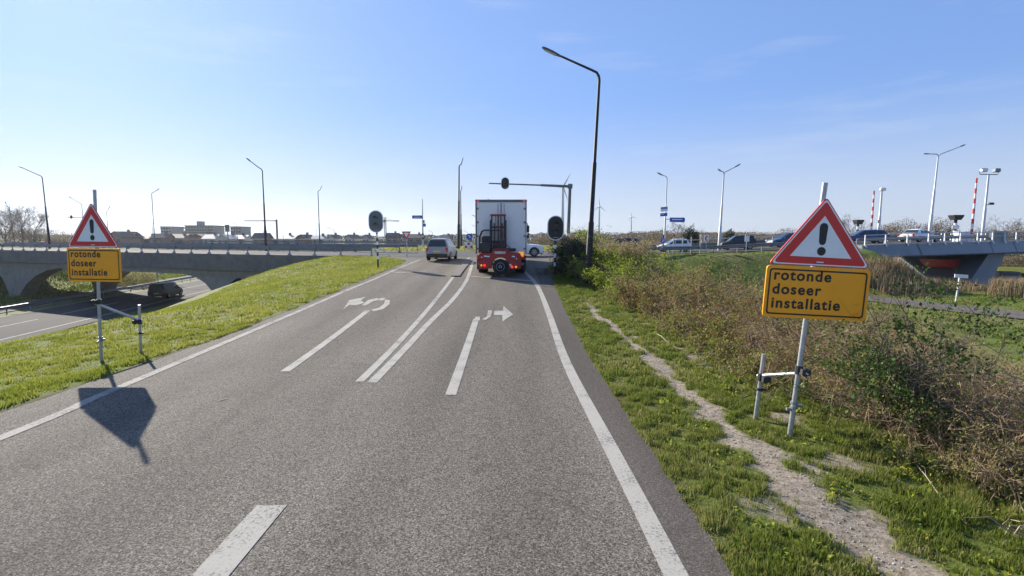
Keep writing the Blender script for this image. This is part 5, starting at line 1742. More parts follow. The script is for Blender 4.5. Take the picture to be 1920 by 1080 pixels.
def grass(name, label, X, Y, h, w, mat, rng, lean=.45, rnd=None):
    n = len(X)
    Z = T(X, Y) - .01
    ang = rng.uniform(0, 2 * math.pi, n); ln = rng.uniform(.1, 1, n) * lean
    dx, dy = np.cos(ang), np.sin(ang)
    P = np.stack([X, Y, Z], 1)
    side = np.stack([-dy, dx, np.zeros(n)], 1) * (w * rng.uniform(.6, 1.3, n))[:, None]
    hh = h * rng.uniform(.5, 1.35, n)
    mid = P + np.stack([dx * ln * hh * .3, dy * ln * hh * .3, hh * .55], 1)
    tip = P + np.stack([dx * ln * hh, dy * ln * hh, hh * (1 - .3 * ln)], 1)
    V = np.stack([P - side, P + side, mid + side * .8, tip, mid - side * .8], 1).reshape(-1, 3)
    o = (np.arange(n) * 5)[:, None]
    Fq = np.concatenate([o + np.array([[0, 1, 2, 4]])], 0)
    F3 = o + np.array([[4, 2, 3, 3]])
    tri_ = np.concatenate([o + np.array([[0, 1, 2]]), o + np.array([[0, 2, 4]]), o + np.array([[4, 2, 3]])], 0)
    r = rng.uniform(size=n) if rnd is None else rnd
    ob = np_mesh(name, V, tri_, mat, None, {'rnd': np.repeat(r, 5)})
    return tag(ob, label, 'grass', kind='stuff')


def patch_rnd(X, Y, rng, sc=1.1, seed=71, bias=0):
    return np.clip(.55 * fbm(X, Y, sc, seed) + .5 * rng.uniform(size=len(X)) - .02 + bias, 0, 1)


# near right verge
def verge_right(n, y0, y1):
    Y = y0 + (y1 - y0) * RG.uniform(size=n)
    lo = np.interp(Y, [-6, 10, 22, 30], [1.60, 1.55, 1.83, 2.18])
    hx, hw, _ = hedge_axis(Y)
    X = lo + (hx + hw * .3 - lo) * RG.uniform(size=n) - .015
    sm = sand_mask(X, Y)
    tuft = fbm(X, Y, .16, 91)
    k = (RG.uniform(size=n) > sm * 1.15 - .06) & (RG.uniform(size=n) < .45 + 1.3 * sst((tuft - .35) / .25)) & ((X - lo) > -.02 + .05 * vnoise(X, Y, .15, 5))
    return X[k], Y[k], tuft[k]


for n, y0, y1, h, w, lab in ((210000, 2.2, 8, .058, .0038, 'short green grass on the near right verge'), (100000, 8, 16, .068, .0065, 'short green grass further along the right verge'), (60000, 16, 31, .085, .010, 'distant grass of the right verge near the shaded bush')):
    X, Y, tf = verge_right(n, y0, y1)
    hh = h * (.45 + 1.1 * sst((tf - .3) / .4)) * (1 + .7 * sst((X - 3.6) / 1.2))
    grass('grass', lab, X, Y, hh, w, LM['grass'], RG, rnd=patch_rnd(X, Y, RG, .7, 71, .10))
# left verge and bank
def verge_left(n, y0, y1, x0=-15):
    Y = y0 + (y1 - y0) * RG.uniform(size=n)
    hi = np.interp(Y, [-6, 33, 36, 39, 44], [-7.03, -7.03, -7.4, -9.0, -18])
    X = hi + (x0 - hi) * RG.uniform(size=n) ** 1.15
    tuft = fbm(X, Y, .25, 92)
    k = (RG.uniform(size=n) < .4 + 1.2 * sst((tuft - .36) / .25)) & (hi - X > .04 + .35 * (vnoise(X, Y, .8, 8) - .3))
    return X[k], Y[k], tuft[k]


for n, y0, y1, h, w, x0, lab in ((110000, 5, 14, .055, .007, -15, 'sunlit grass on the near left verge'), (130000, 14, 43, .075, .012, -20, 'sunlit grass on the far left verge above the motorway')):
    X, Y, tf = verge_left(n, y0, y1, x0)
    hh = h * (.5 + 1.1 * sst((tf - .3) / .4))
    grass('grass', lab, X, Y, hh, w, LM['grassdry'], RG, rnd=patch_rnd(X, Y, RG, 1.3, 73, -.12))
# meadow and bank tufts
n = 75000
X = RG.uniform(6.5, 48, n); Y = RG.uniform(14, 49, n)
z = T(X, Y)
path_lo = np.array([(p[0].x, p[0].y) for p in path_rows]); path_hi = np.array([(p[1].x, p[1].y) for p in path_rows])
so = np.argsort(path_lo[:, 0])
yu = np.interp(X, path_lo[so][:, 0], path_lo[so][:, 1]); so2 = np.argsort(path_hi[:, 0]); yl = np.interp(X, path_hi[so2][:, 0], path_hi[so2][:, 1])
on_path = (Y < yu + .15) & (Y > yl - .15) & (X > path_hi[:, 0].min())
tf = fbm(X, Y, 1.4, 33)
k = (~on_path) & (z > -2.6) & (z < 1.1) & ((tf > .42) | (RG.uniform(size=n) < .35))
X, Y, tf = X[k], Y[k], tf[k]
grass('grass', 'rough green meadow grass below the bridge road', X, Y, .06 + .09 * sst((tf - .4) / .25), .028, LM['grass'], RG, .7, patch_rnd(X, Y, RG, 2.2, 77, -.05))
# motorway cutting grass
n = 30000
Y = RG.uniform(34, 110, n); X = mw(-51.8, Y) - RG.uniform(0, 26, n)
tf = fbm(X, Y, 2.0, 35)
grass('grass', 'green grass beside the motorway under the overpass', X, Y, .22 + .3 * sst((tf - .4) / .3), .06, LM['grass'], RG, .6, patch_rnd(X, Y, RG, 4, 79))
n = 14000
Y = RG.uniform(61, 80, n); X = RG.uniform(-26, 12, n)
grass('grass', 'grass strip on the roundabout island', X, Y, .22, .05, LM['grassdry'], RG, .6)


# ---- brambles and bushes
def bush(label, base_fn, n_stem, h_fn, rng, leaf, leaf_n, leaf_size, spread=.35, stem_r=.006, twigmat='twig', name='bush', cat='bush', group=None, nseg=6, side=4, droop=.5, leaf_lo=.3, clump=.5):
    """stems grow from ground points, arch over and fork; leaves sit near the twigs"""
    bx, by = base_fn(n_stem)
    bz = T(bx, by) - .03
    H = h_fn(bx, by)
    P = np.stack([bx, by, bz], 1)
    ang = rng.uniform(0, 2 * math.pi, n_stem)
    D = np.stack([np.cos(ang) * spread, np.sin(ang) * spread, np.ones(n_stem)], 1); D /= np.linalg.norm(D, axis=1)[:, None]
    A, B, ra, rb, lp = [], [], [], [], []
    step = (H * rng.uniform(.65, 1.35, n_stem) / nseg * 1.15)
    r = stem_r * rng.uniform(.6, 1.6, n_stem)
    for i in range(nseg):
        D = D + rng.normal(size=D.shape) * .26; D[:, 2] -= droop * (i / nseg) ** 1.5 * .9
        D /= np.linalg.norm(D, axis=1)[:, None]
        Q = P + D * step[:, None]
        A.append(P); B.append(Q); k0, k1 = 1 - .75 * i / nseg, 1 - .75 * (i + 1) / nseg
        ra.append(r * k0); rb.append(r * k1)
        if i >= 1:
            for _ in range(side // 2 if i < 3 else side):
                f = rng.uniform(size=n_stem)[:, None]
                p0 = P * (1 - f) + Q * f
                d = D * .5 + rng.normal(size=D.shape) * .75; d[:, 2] += .15; d /= np.linalg.norm(d, axis=1)[:, None]
                L_ = step * rng.uniform(.5, 1.5, n_stem)
                p1 = p0 + d * L_[:, None]
                d2 = d + rng.normal(size=d.shape) * .45; d2 /= np.linalg.norm(d2, axis=1)[:, None]
                p2 = p1 + d2 * (L_ * .8)[:, None]
                A += [p0, p1]; B += [p1, p2]; ra += [r * .42, r * .3]; rb += [r * .3, r * .12]
                if i / nseg >= leaf_lo: lp += [p1, p2, (p1 + p2) / 2]
        if i / nseg >= leaf_lo: lp.append(Q)
        P = Q
    A, B, ra, rb = np.concatenate(A), np.concatenate(B), np.concatenate(ra), np.concatenate(rb)
    gz = T(B[:, 0], B[:, 1], False) - .06
    ok = B[:, 2] > gz
    A, B, ra, rb = A[ok], B[ok], ra[ok], rb[ok]
    c = Vector((float(bx.mean()), float(by.mean()), Tz(float(bx.mean()), float(by.mean()))))
    t = thing(name, label, cat, c, 0, group)
    segs_mesh('stems', A, B, ra, rb, M[twigmat], t)
    lp = np.concatenate(lp)
    lp = lp[lp[:, 2] > T(lp[:, 0], lp[:, 1], False) + .02]
    leaf_n = int(leaf_n * 1.5)
    idx = rng.integers(0, len(lp), leaf_n)
    Q = lp[idx] + rng.normal(size=(leaf_n, 3)) * leaf_size * 1.2
    Q[:, 2] = np.maximum(Q[:, 2], T(Q[:, 0], Q[:, 1], False) + .02)
    cl = fbm(Q[:, 0] + Q[:, 2] * 1.3, Q[:, 1] * .9 - Q[:, 2], clump, 87) + .35 * vnoise(Q[:, 2], Q[:, 0] - Q[:, 1], clump * .6, 89)
    kp = cl > np.quantile(cl, .48); Q = Q[kp]; leaf_n = len(Q)
    rnd = np.clip(.5 * fbm(Q[:, 0] + Q[:, 2] * .7, Q[:, 1] - Q[:, 2] * .4, .5, 83) + .6 * rng.uniform(size=leaf_n) - .05, 0, 1)
    leaves_mesh('foliage', Q, leaf_size, rng, LM[leaf], t, rnd, .6, .2)
    return t


def hedge_base(y0, y1, kx=1.0, x_off=0):
    def fn(n):
        Y = RG.uniform(y0, y1, n); hx, hw, _ = hedge_axis(Y)
        u = RG.uniform(-1, 1, n)
        X = hx + x_off + u * hw * kx + .25 * (fbm(Y * 0, Y, .9, 95) - .5)
        return X, Y
    return fn


def hedge_h(x, y):
    hx, hw, top = hedge_axis(y)
    d = np.clip(np.abs(x - hx) / (hw * 1.1), 0, 1)
    g0 = T(x, y, False)
    return np.maximum(.25, (top - g0) * (1 - .55 * d ** 2) * (.70 + .55 * fbm(x, y, .9, 97)))


GH = 'bushes of the roadside thicket'
bush('tangled leafless brown brambles in the right foreground corner', hedge_base(1.6, 5.2), 620, hedge_h, RG, 'brown', 26000, .030, .8, .0062, group=GH, droop=.8, side=4)
bush('brown brambles with few leaves behind the leaning orange sign', hedge_base(5.0, 9.2), 720, hedge_h, RG, 'brown', 36000, .034, .7, .0065, group=GH, droop=.75, side=4)
bush('mixed olive and brown bramble bush left of the leaning sign', hedge_base(9.0, 14.2), 460, hedge_h, RG, 'mixed', 48000, .046, .65, .0075, 'twig', group=GH, droop=.7)
bush('olive green bramble bush in the middle of the thicket', hedge_base(13.8, 18.5), 300, hedge_h, RG, 'mixed', 44000, .056, .5, .009, 'twig', group=GH, droop=.6)
bush('yellow-green leafy bush right of the tall lamp post', hedge_base(18.2, 24.2), 240, hedge_h, RG, 'green', 52000, .064, .4, .010, 'bark', group=GH, droop=.4)
# low leafy cover on the road side of the brown brambles
bush('low green bramble patch under the thicket by the sandy track', lambda n: (RG.uniform(4.0, 5.0, n), RG.uniform(8.5, 15, n)), 260, lambda x, y: .35 + .3 * fbm(x, y, .8, 12), RG, 'bramble', 16000, .045, .8, .006, group=GH, droop=.8)
# greener crown on top behind the sign
bush('small bright green bush showing right of the orange board', lambda n: (6.5 + RG.normal(size=n) * .35, 9.6 + RG.normal(size=n) * .6), 90, lambda x, y: .95 + 0 * x, RG, 'green', 9000, .042, .5, .006, group=GH)
# dark sapling
bush('dark green holly sapling among the brown brambles', lambda n: (4.75 + RG.normal(size=n) * .07, 6.1 + RG.normal(size=n) * .07), 30, lambda x, y: 1.25 + 0 * x, RG, 'holly', 9000, .042, .40, .009, 'bark', 'sapling', 'sapling', nseg=8, side=4, droop=.15, leaf_lo=.15)
# shaded bush by the signal
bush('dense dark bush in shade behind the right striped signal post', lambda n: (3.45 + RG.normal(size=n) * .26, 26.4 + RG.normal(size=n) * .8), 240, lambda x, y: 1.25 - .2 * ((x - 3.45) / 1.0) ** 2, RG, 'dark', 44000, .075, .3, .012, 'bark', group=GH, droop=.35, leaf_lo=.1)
bush('yellowish spiky bush above the shaded one by the tall lamp', lambda n: (4.05 + RG.normal(size=n) * .35, 28.6 + RG.normal(size=n) * .7), 160, lambda x, y: 1.5 + 0 * x, RG, 'green', 15000, .07, .3, .010, group=GH, droop=.2)

# tall dry stalks above the hedge
rng = RG
n = 420
Y = rng.uniform(21, 28, n); hx, hw, tp_ = hedge_axis(Y); X = hx + rng.uniform(.0, 1.1, n)
Zb = T(X, Y)
A = np.stack([X, Y, Zb], 1); hh = np.clip((1.75 + .35 * rng.uniform(size=n) - Zb), .6, 3.2)
Bm = A + np.stack([rng.normal(size=n) * .12, rng.normal(size=n) * .12, hh * .6], 1); B = Bm + np.stack([rng.normal(size=n) * .25, rng.normal(size=n) * .2, hh * .4], 1)
t = thing('dry_reeds', 'tall straw-coloured reed stalks rising behind the green bush', 'reeds', (5, 24, Tz(5, 24))); t['kind'] = 'stuff'
segs_mesh('stalks', np.concatenate([A, Bm]), np.concatenate([Bm, B]), np.full(2 * n, .008), np.full(2 * n, .005), LM['reed'], t)
pl_ = np.repeat(B, 22, 0) + rng.normal(size=(n * 22, 3)) * np.array([.05, .05, .14]); leaves_mesh('plumes', pl_, .075, rng, LM['reed'], t, None, .35, 1.0)

# reed beds on the canal bank
def reeds(label, fn, n, h, z_add=0):
    X, Y = fn(n); Z = T(X, Y)
    kk = Z < .2; X, Y, Z = X[kk], Y[kk], Z[kk]; n = len(X)
    w_ = np.full(n, .02)
    ob = grass('reed_bed', label, X, Y, h * (.7 + .6 * fbm(X, Y, 1.6, 41)), w_, LM['reed'], RG, .28)
    ob['category'] = 'reeds'; return ob


def along(p0, p1, wid):
    def fn(n):
        u = RG.uniform(size=n); v = RG.normal(size=n) * wid
        x = p0[0] + (p1[0] - p0[0]) * u; y = p0[1] + (p1[1] - p0[1]) * u
        dx, dy = p1[0] - p0[0], p1[1] - p0[1]; l = math.hypot(dx, dy)
        return x - dy / l * v, y + dx / l * v
    return fn


q = lambda px, py: (lambda g_: (g_.x, g_.y))(gnd(px, py))
reeds('straw-coloured reed bed on the bank under the bridge beside the sign', along(q(1600, 528), q(1765, 536), 1.5), 9000, .85)
reeds('lower straw-coloured reeds in front of the bridge pier', along(q(1745, 537), q(1850, 545), .6), 2000, .5)
reeds('straw-coloured reeds at the right edge below the bridge', along(q(1860, 552), q(1990, 560), .9), 4200, 1.15)
# dry tufts scattered on the meadow
n = 2600
cx = [(q(1665, 545), .5), (q(1725, 552), .6), (q(1650, 600), .9)]
X = np.concatenate([c[0][0] + RG.normal(size=n // 3) * c[1] for c in cx]); Y = np.concatenate([c[0][1] + RG.normal(size=n // 3) * c[1] for c in cx])
grass('dry_grass', 'flattened straw patches on the meadow beside the cycle path', X, Y, .22, .02, LM['reed'], RG, 1.0)

# sticks, stones
def stick(label, pts, r=.009):
    t = thing('fallen_branch', label, 'branch', (pts[0][0], pts[0][1], Tz(*pts[0])))
    mb = MB(); P3 = [Vector((x, y, Tz(x, y) + .045 + .03 * math.sin(i * 2.1))) for i, (x, y) in enumerate(pts)]
    mb.tube(P3, [r * (1.2 - .8 * i / len(P3)) for i in range(len(P3))], 6)
    mb.tube([P3[1], P3[1] + Vector((.05, .08, .05)), P3[1] + Vector((.06, .16, .04))], [r * .6, r * .4, r * .2], 5)
    mb.build('stem', M['twig_pale'], t, world=True)


stick('pale bent stick lying on the verge grass', [q(1228, 628), q(1240, 636), q(1256, 647), q(1268, 656), q(1281, 661)])
stick('pair of pale dead stems lying at the foot of the brown brambles', [q(1712, 872), q(1735, 905), q(1770, 945), q(1812, 992)], .0045)
stick('short grey stick beside the sandy track', [q(1306, 688), q(1322, 690), q(1346, 688)], .011)
stick('pale branch reaching out of the right foreground brambles', [q(1864, 795), q(1872, 830), q(1888, 880), q(1900, 930)], .010)
# pebbles in the sand
n = 900
Y = 2.3 + 12 * RG.uniform(size=n) ** 1.6; X = 2.72 + .1 * np.sin(Y * .7) + RG.normal(size=n) * .22
k = sand_mask(X, Y) > .4; X, Y = X[k], Y[k]; n = len(X)
s_ = RG.uniform(.004, .014, n)
base = np.array([(1, 0, 0), (-1, 0, 0), (0, 1, 0), (0, -1, 0), (0, 0, .8), (0, 0, -.6)], float)
V = (base[None] * s_[:, None, None] * RG.uniform(.7, 1.3, (n, 6, 1))) + np.stack([X, Y, T(X, Y) + .002], 1)[:, None]
f8 = np.array([(0, 2, 4), (2, 1, 4), (1, 3, 4), (3, 0, 4), (2, 0, 5), (1, 2, 5), (3, 1, 5), (0, 3, 5)])
tag(np_mesh('pebbles', V.reshape(-1, 3), (f8[None] + (np.arange(n) * 6)[:, None, None]).reshape(-1, 3), pm('pebble', (.36, .33, .29), .85, 0, .5, 40)), 'small pebbles on the worn sandy track', 'pebbles', kind='stuff')


# broad-leaved weeds and soil clods on the near verge
n = 700
Y = 2.4 + 12 * RG.uniform(size=n) ** 1.4; X = 1.75 + RG.uniform(size=n) ** .8 * 3.0
k = (sand_mask(X, Y) < .3) & (fbm(X, Y, .9, 63) > .45); X, Y = X[k], Y[k]; n = len(X)
P = np.repeat(np.stack([X, Y, T(X, Y) + .035], 1), 11, 0); P = P + RG.normal(size=P.shape) * np.array([.04, .04, .014])
tag(leaves_mesh('weeds', P, .042, RG, LM['green'], None, None, .65, .3), 'broad-leaved green weeds in the near verge grass', 'weeds', kind='stuff')
n = 800
Y = 2.3 + 13 * RG.uniform(size=n) ** 1.5; X = 2.75 + .1 * np.sin(Y * .7) + RG.normal(size=n) * .3
k = sand_mask(X, Y) > .15; X, Y = X[k], Y[k]; n = len(X)
s_ = RG.uniform(.005, .018, n) * RG.uniform(.4, 1, n)
V = (base[None] * s_[:, None, None] * RG.uniform(.6, 1.4, (n, 6, 1)) * np.array([1, 1, .6])) + np.stack([X, Y, T(X, Y) + .002], 1)[:, None]
tag(np_mesh('soil_clods', V.reshape(-1, 3), (f8[None] + (np.arange(n) * 6)[:, None, None]).reshape(-1, 3), pm('soil_clod', (.11, .09, .07), .95, 0, .6, 30)), 'dark crumbs of soil on the sandy track', 'soil', kind='stuff')
bush('pale thick dead stems standing in the right foreground brambles', lambda n: (RG.uniform(4.6, 6.0, n), RG.uniform(2.6, 6.4, n)), 34, lambda x, y: .85 + 0 * x, RG, 'brown', 500, .03, .7, .0115, 'twig_pale', group=GH, droop=.5, side=4)


# ---- trees
def tree(name, label, x, y, h, rng, leaf=None, leaf_n=0, leaf_size=.3, mat='bark_far', spread=.55, z=None, group=None, levels=5, r0=None, crown0=.28, tdroop=0):
    z = Tz(x, y) if z is None else z
    t = thing(name, label, 'tree', (x, y, z), 0, group)
    r0 = r0 or h * .022
    A, B, RA, RB, tips = [], [], [], [], []
    trunkA, trunkB, tr = [], [], []
    p = np.array([x, y, z - .2]); d = np.array([0, 0, 1.])
    n0 = 6
    stack = []
    for i in range(n0):
        q_ = p + d * h * .62 / n0
        trunkA.append(p); trunkB.append(q_); tr.append((r0 * (1 - .11 * i), r0 * (1 - .11 * (i + 1))))
        f = (i + 1) / n0
        if f > crown0:
            for _ in range(2 if i < n0 - 1 else 4):
                a = rng.uniform(0, 2 * math.pi)
                dd = np.array([math.cos(a) * spread, math.sin(a) * spread, rng.uniform(.45, 1.0)]); dd /= np.linalg.norm(dd)
                stack.append((q_.copy(), dd, h * .30 * (1.15 - .55 * f) * rng.uniform(.8, 1.2), r0 * (1 - .11 * i) * .5, levels - 1))
        d = d + rng.normal(size=3) * .06; d /= np.linalg.norm(d); p = q_
    while stack:
        p, d, L_, r, lv = stack.pop()
        nn = 3
        for i in range(nn):
            d = d + rng.normal(size=3) * .16 + np.array([0, 0, .05 - tdroop]); d /= np.linalg.norm(d)
            q_ = p + d * L_ / nn
            A.append(p); B.append(q_); RA.append(r * (1 - .2 * i)); RB.append(r * (1 - .2 * (i + 1)))
            if lv > 0 and (i > 0 or rng.uniform() < .5):
                for _ in range(2 if i == nn - 1 else 1):
                    dd = d + rng.normal(size=3) * .5; dd /= np.linalg.norm(dd)
                    stack.append((q_, dd, L_ * rng.uniform(.5, .8), r * .55, lv - 1))
            if lv <= 1: tips.append(q_)
            p = q_
    segs_mesh('trunk', np.array(trunkA), np.array(trunkB), np.array([a for a, _ in tr]), np.array([b for _, b in tr]), M[mat], t)
    mn = .0035 * h * .28
    segs_mesh('crown', np.array(A), np.array(B), np.maximum(np.array(RA), mn), np.maximum(np.array(RB), mn), M[mat], t)
    if leaf:
        tp = np.array(tips); idx = rng.integers(0, len(tp), leaf_n)
        leaves_mesh('foliage', tp[idx] + rng.normal(size=(leaf_n, 3)) * leaf_size * .8, leaf_size, rng, LM[leaf], t)
    return t


def pxtree(label, px, top_py, Y, z=-2.0, **kw):
    x = (px - 960) / F * Y
    h = at(px, top_py, Y).z - z
    return tree('bare_tree', label, x, Y, h, RG, z=z, **kw)


GT = 'bare trees on the skyline'
pxtree('bare tree at the left edge of the picture', 15, 385, 118, levels=5, group=GT)
pxtree('bare tree second from the left edge, tallest there', 47, 382, 120, levels=5, group=GT)
pxtree('bare tree right of the leaning far-left lamp', 66, 392, 124, levels=5, group=GT)
pxtree('rounded bare tree behind the right blue direction board', 1267, 412, 100, levels=5, spread=.8, group=GT)
pxtree('small bare tree right of the right warning triangle', 1588, 402, 105, levels=5, spread=.8, group=GT)
pxtree('feathery bare tree left of the slim twin-arm lamp', 1312, 424, 110, levels=4, group=GT)
pxtree('bare tree near the right edge of the picture', 1884, 402, 98, levels=5, spread=1.1, group=GT)
pxtree('bare tree behind the small warning board', 1398, 424, 115, levels=4, spread=.9, group=GT)
pxtree('bare bushy tree over the yield sign', 1083, 424, 125, levels=5, spread=.9, group=GT)
pxtree('bare tree behind the left warning triangle, half hidden', 122, 434, 150, levels=4, spread=.8, group=GT)


def puff(name, label, px, Y, top_py, wid_px, leaf, n, size, group=None, z=-2.0, depth=None, cat='bush'):
    """rounded crown of many small leaves on a few stems"""
    x = (px - 960) / F * Y; k = Y / F
    h = at(px, top_py, Y).z - z; w = wid_px * k / 2; dp = depth or w
    t = thing(name, label, cat, (x, Y, z), 0, group)
    n = int(n * 4); size *= .42
    u = RG.normal(size=(n, 3)); u /= np.linalg.norm(u, axis=1)[:, None]
    rad = RG.uniform(.35, 1.0, n) ** .6
    lump = .72 + .5 * fbm(u[:, 0] * 3 + px, u[:, 2] * 3 + u[:, 1], .8, 17)
    n = int(n)
    Q = np.stack([x + u[:, 0] * w * rad * lump, Y + u[:, 1] * dp * rad * lump, z + h * .52 + u[:, 2] * h * .50 * rad * lump], 1)
    Q[:, 2] = np.maximum(Q[:, 2], z + .05)
    leaves_mesh('foliage', Q, size, RG, LM[leaf], t)
    ns = 14
    a = RG.uniform(0, 6.28, ns)
    A = np.stack([x + np.cos(a) * w * .1, Y + np.sin(a) * w * .1, np.full(ns, z - .1)], 1)
    B = np.stack([x + np.cos(a) * w * .55, Y + np.sin(a) * dp * .55, z + h * RG.uniform(.5, .9, ns)], 1)
    segs_mesh('stems', A, B, np.full(ns, .03 * h), np.full(ns, .006 * h), M['bark_far'], t)
    return t


GB = 'scrub bushes behind the bridge road'
puff('bush', 'dark evergreen bush right of the round bare tree', 1294, 80, 424, 36, 'dark', 2500, .35, GB)
puff('bush', 'dark evergreen bush left of the white twin lamp', 1366, 82, 428, 26, 'dark', 1800, .35, GB)
for px, Y, tp, wd, lab in ((1690, 92, 410, 90, 'wide brown bush behind the blue estate car'), (1755, 90, 409, 70, 'tall brown bush behind the tallest white lamp'), (1840, 95, 428, 80, 'low brown bush right of the floodlight mast'),
                            (1660, 96, 420, 60, 'low brown bush left of the tall brown ones'), (1905, 95, 424, 70, 'brown bush at the right edge of the picture'), (1480, 98, 428, 80, 'brown scrub bush seen left of the warning triangle')):
    puff('bush', lab, px, Y, tp, wd, 'farbrown', 2400, .38, GB)
for px, Y, tp, wd, lab in ((108, 83, 484, 74, 'olive bush on the cutting bank under the left overpass'), (190, 78, 488, 110, 'wide olive bush on the cutting bank beside the orange sign'), (20, 88, 480, 60, 'green bush framed by the left overpass pier'), (255, 76, 508, 70, 'low brown bush on the cutting bank right of the orange board'), (60, 84, 515, 60, 'low green bush at the foot of the left pier')):
    x = (px - 960) / F * Y
    puff('bush', lab, px, Y, tp, wd, 'green' if px != 255 else 'brown', 1300, .34, 'bushes in the motorway cutting', z=Tz(x, Y) - .1)


def woodband(label, px0, px1, Y, prof, n, size, leaf, seed, z=-2.0, depth=8):
    """far wood or scrub that reads as one mass; prof: [(px, top_py)]"""
    n = int(n * 3.4); size *= .45
    pxs = RG.uniform(px0, px1, n)
    tp = np.interp(pxs, [p[0] for p in prof], [p[1] for p in prof])
    tp = tp - 7 * (fbm(pxs, pxs * 0 + seed, 14, seed) - .5) - 3 * (fbm(pxs, pxs * 0, 4, seed + 3) - .5)
    yy = Y + RG.uniform(-depth, depth, n)
    X = (pxs - 960) / F * Y
    hz = CAM_H + (447 - tp) / F * Y - z
    Z = z + hz * RG.uniform(0, 1, n) ** .75
    ob = leaves_mesh('wood', np.stack([X, yy, Z], 1), size, RG, LM[leaf])
    return tag(ob, label, 'wood', kind='stuff')


woodband('brown scrub belt beyond the fields right of the lorry', 1000, 1250, 135, [(1000, 446), (1060, 438), (1090, 432), (1150, 440), (1200, 437), (1250, 432)], 16000, .5, 'farbrown', 3)
woodband('dense brown hedge behind the bridge approach', 1225, 1480, 88, [(1225, 440), (1300, 436), (1380, 436), (1480, 440)], 15000, .36, 'farbrown', 5)
woodband('brown hedge behind the bascule bridge', 1480, 2000, 96, [(1480, 440), (1600, 440), (1700, 432), (1800, 436), (2000, 436)], 15000, .4, 'farbrown', 6)
woodband('far brown trees on the skyline behind the lorry', 760, 1120, 260, [(760, 444), (810, 441), (880, 439), (960, 438), (1060, 438), (1120, 441)], 9000, 1.1, 'farwood', 7)
woodband('long grey wood on the left horizon', -40, 770, 420, [(-40, 436), (60, 438), (130, 440), (300, 444), (500, 444), (640, 442), (770, 443)], 9000, 2.0, 'farwood', 9)
woodband('distant grey wood on the right horizon', 1000, 2000, 600, [(1000, 443), (1120, 437), (1200, 434), (1300, 438), (1600, 440), (2000, 438)], 8000, 2.4, 'farwood', 11)
woodband('straw-coloured field edge beyond the roundabout', 1120, 1260, 110, [(1120, 452), (1190, 450), (1260, 453)], 5000, .35, 'reed', 13)
woodband('grey brush by the left bare trees', -20, 170, 128, [(-20, 432), (80, 428), (110, 438), (170, 441)], 6000, .5, 'farbrown', 15)
woodband('straw-coloured far bank beyond the bridge pier', 1850, 2000, 82, [(1850, 480), (1900, 478), (2000, 478)], 3500, .3, 'reed', 17, -2.6, 3)

# ================================================================== FAR BUILDINGS
def house(label, px, Y, eave_py, ridge_py, wpx, wall='brick', roof='roof', group=None, gable=False):
    x = (px - 960) / F * Y; k = Y / F; z = -2.0
    w = wpx * k; d = min(w, 9) if not gable else 11
    he, hr = at(px, eave_py, Y).z - z, at(px, ridge_py, Y).z - z
    t = thing('house', label, 'house', (x, Y, z), R(RG.uniform(-8, 8)), group)
    mb = MB(); mb.box((0, d / 2, he / 2), (w, d, he))
    if gable: mb.ext([(-w / 2, 0, he), (w / 2, 0, he), (0, 0, hr - .15)], (0, d, 0))
    else: mb.ext([(-w / 2, 0, he), (-w / 2, d, he), (-w / 2, d / 2, hr - .15)], (w, 0, 0))
    mb.build('wall', M[wall], t)
    mb = MB(); o = .35
    if gable:
        for sx in (-1, 1): mb.ext([(sx * (w / 2 + o), -o, he - .3), (sx * (w / 2 + o), -o, he - .1), (0, -o, hr + .1), (0, -o, hr - .1)], (0, d + 2 * o, 0))
    else:
        for a, b_ in ((-o, d / 2), (d + o, d / 2)): mb.ext([(-w / 2 - o, a, he - .3), (-w / 2 - o, a, he - .1), (-w / 2 - o, b_, hr + .1), (-w / 2 - o, b_, hr - .1)], (w + 2 * o, 0, 0))
    rf = mb.build('roof', M[roof], t, recalc=True)
    mb = MB(); mb.box((w * .22, d / 2, hr + .3), (.7, .7, 1.1)); mb.build('chimney', M['brick'], rf)
    n = max(2, int(w / 3))
    for i in range(n):
        mb = MB(); mb.box(((i + .5) / n * w - w / 2, -.02, he * .72), (w / n * .45, .06, 1.1)); mb.build('window', M['farwin'], t)
    return t


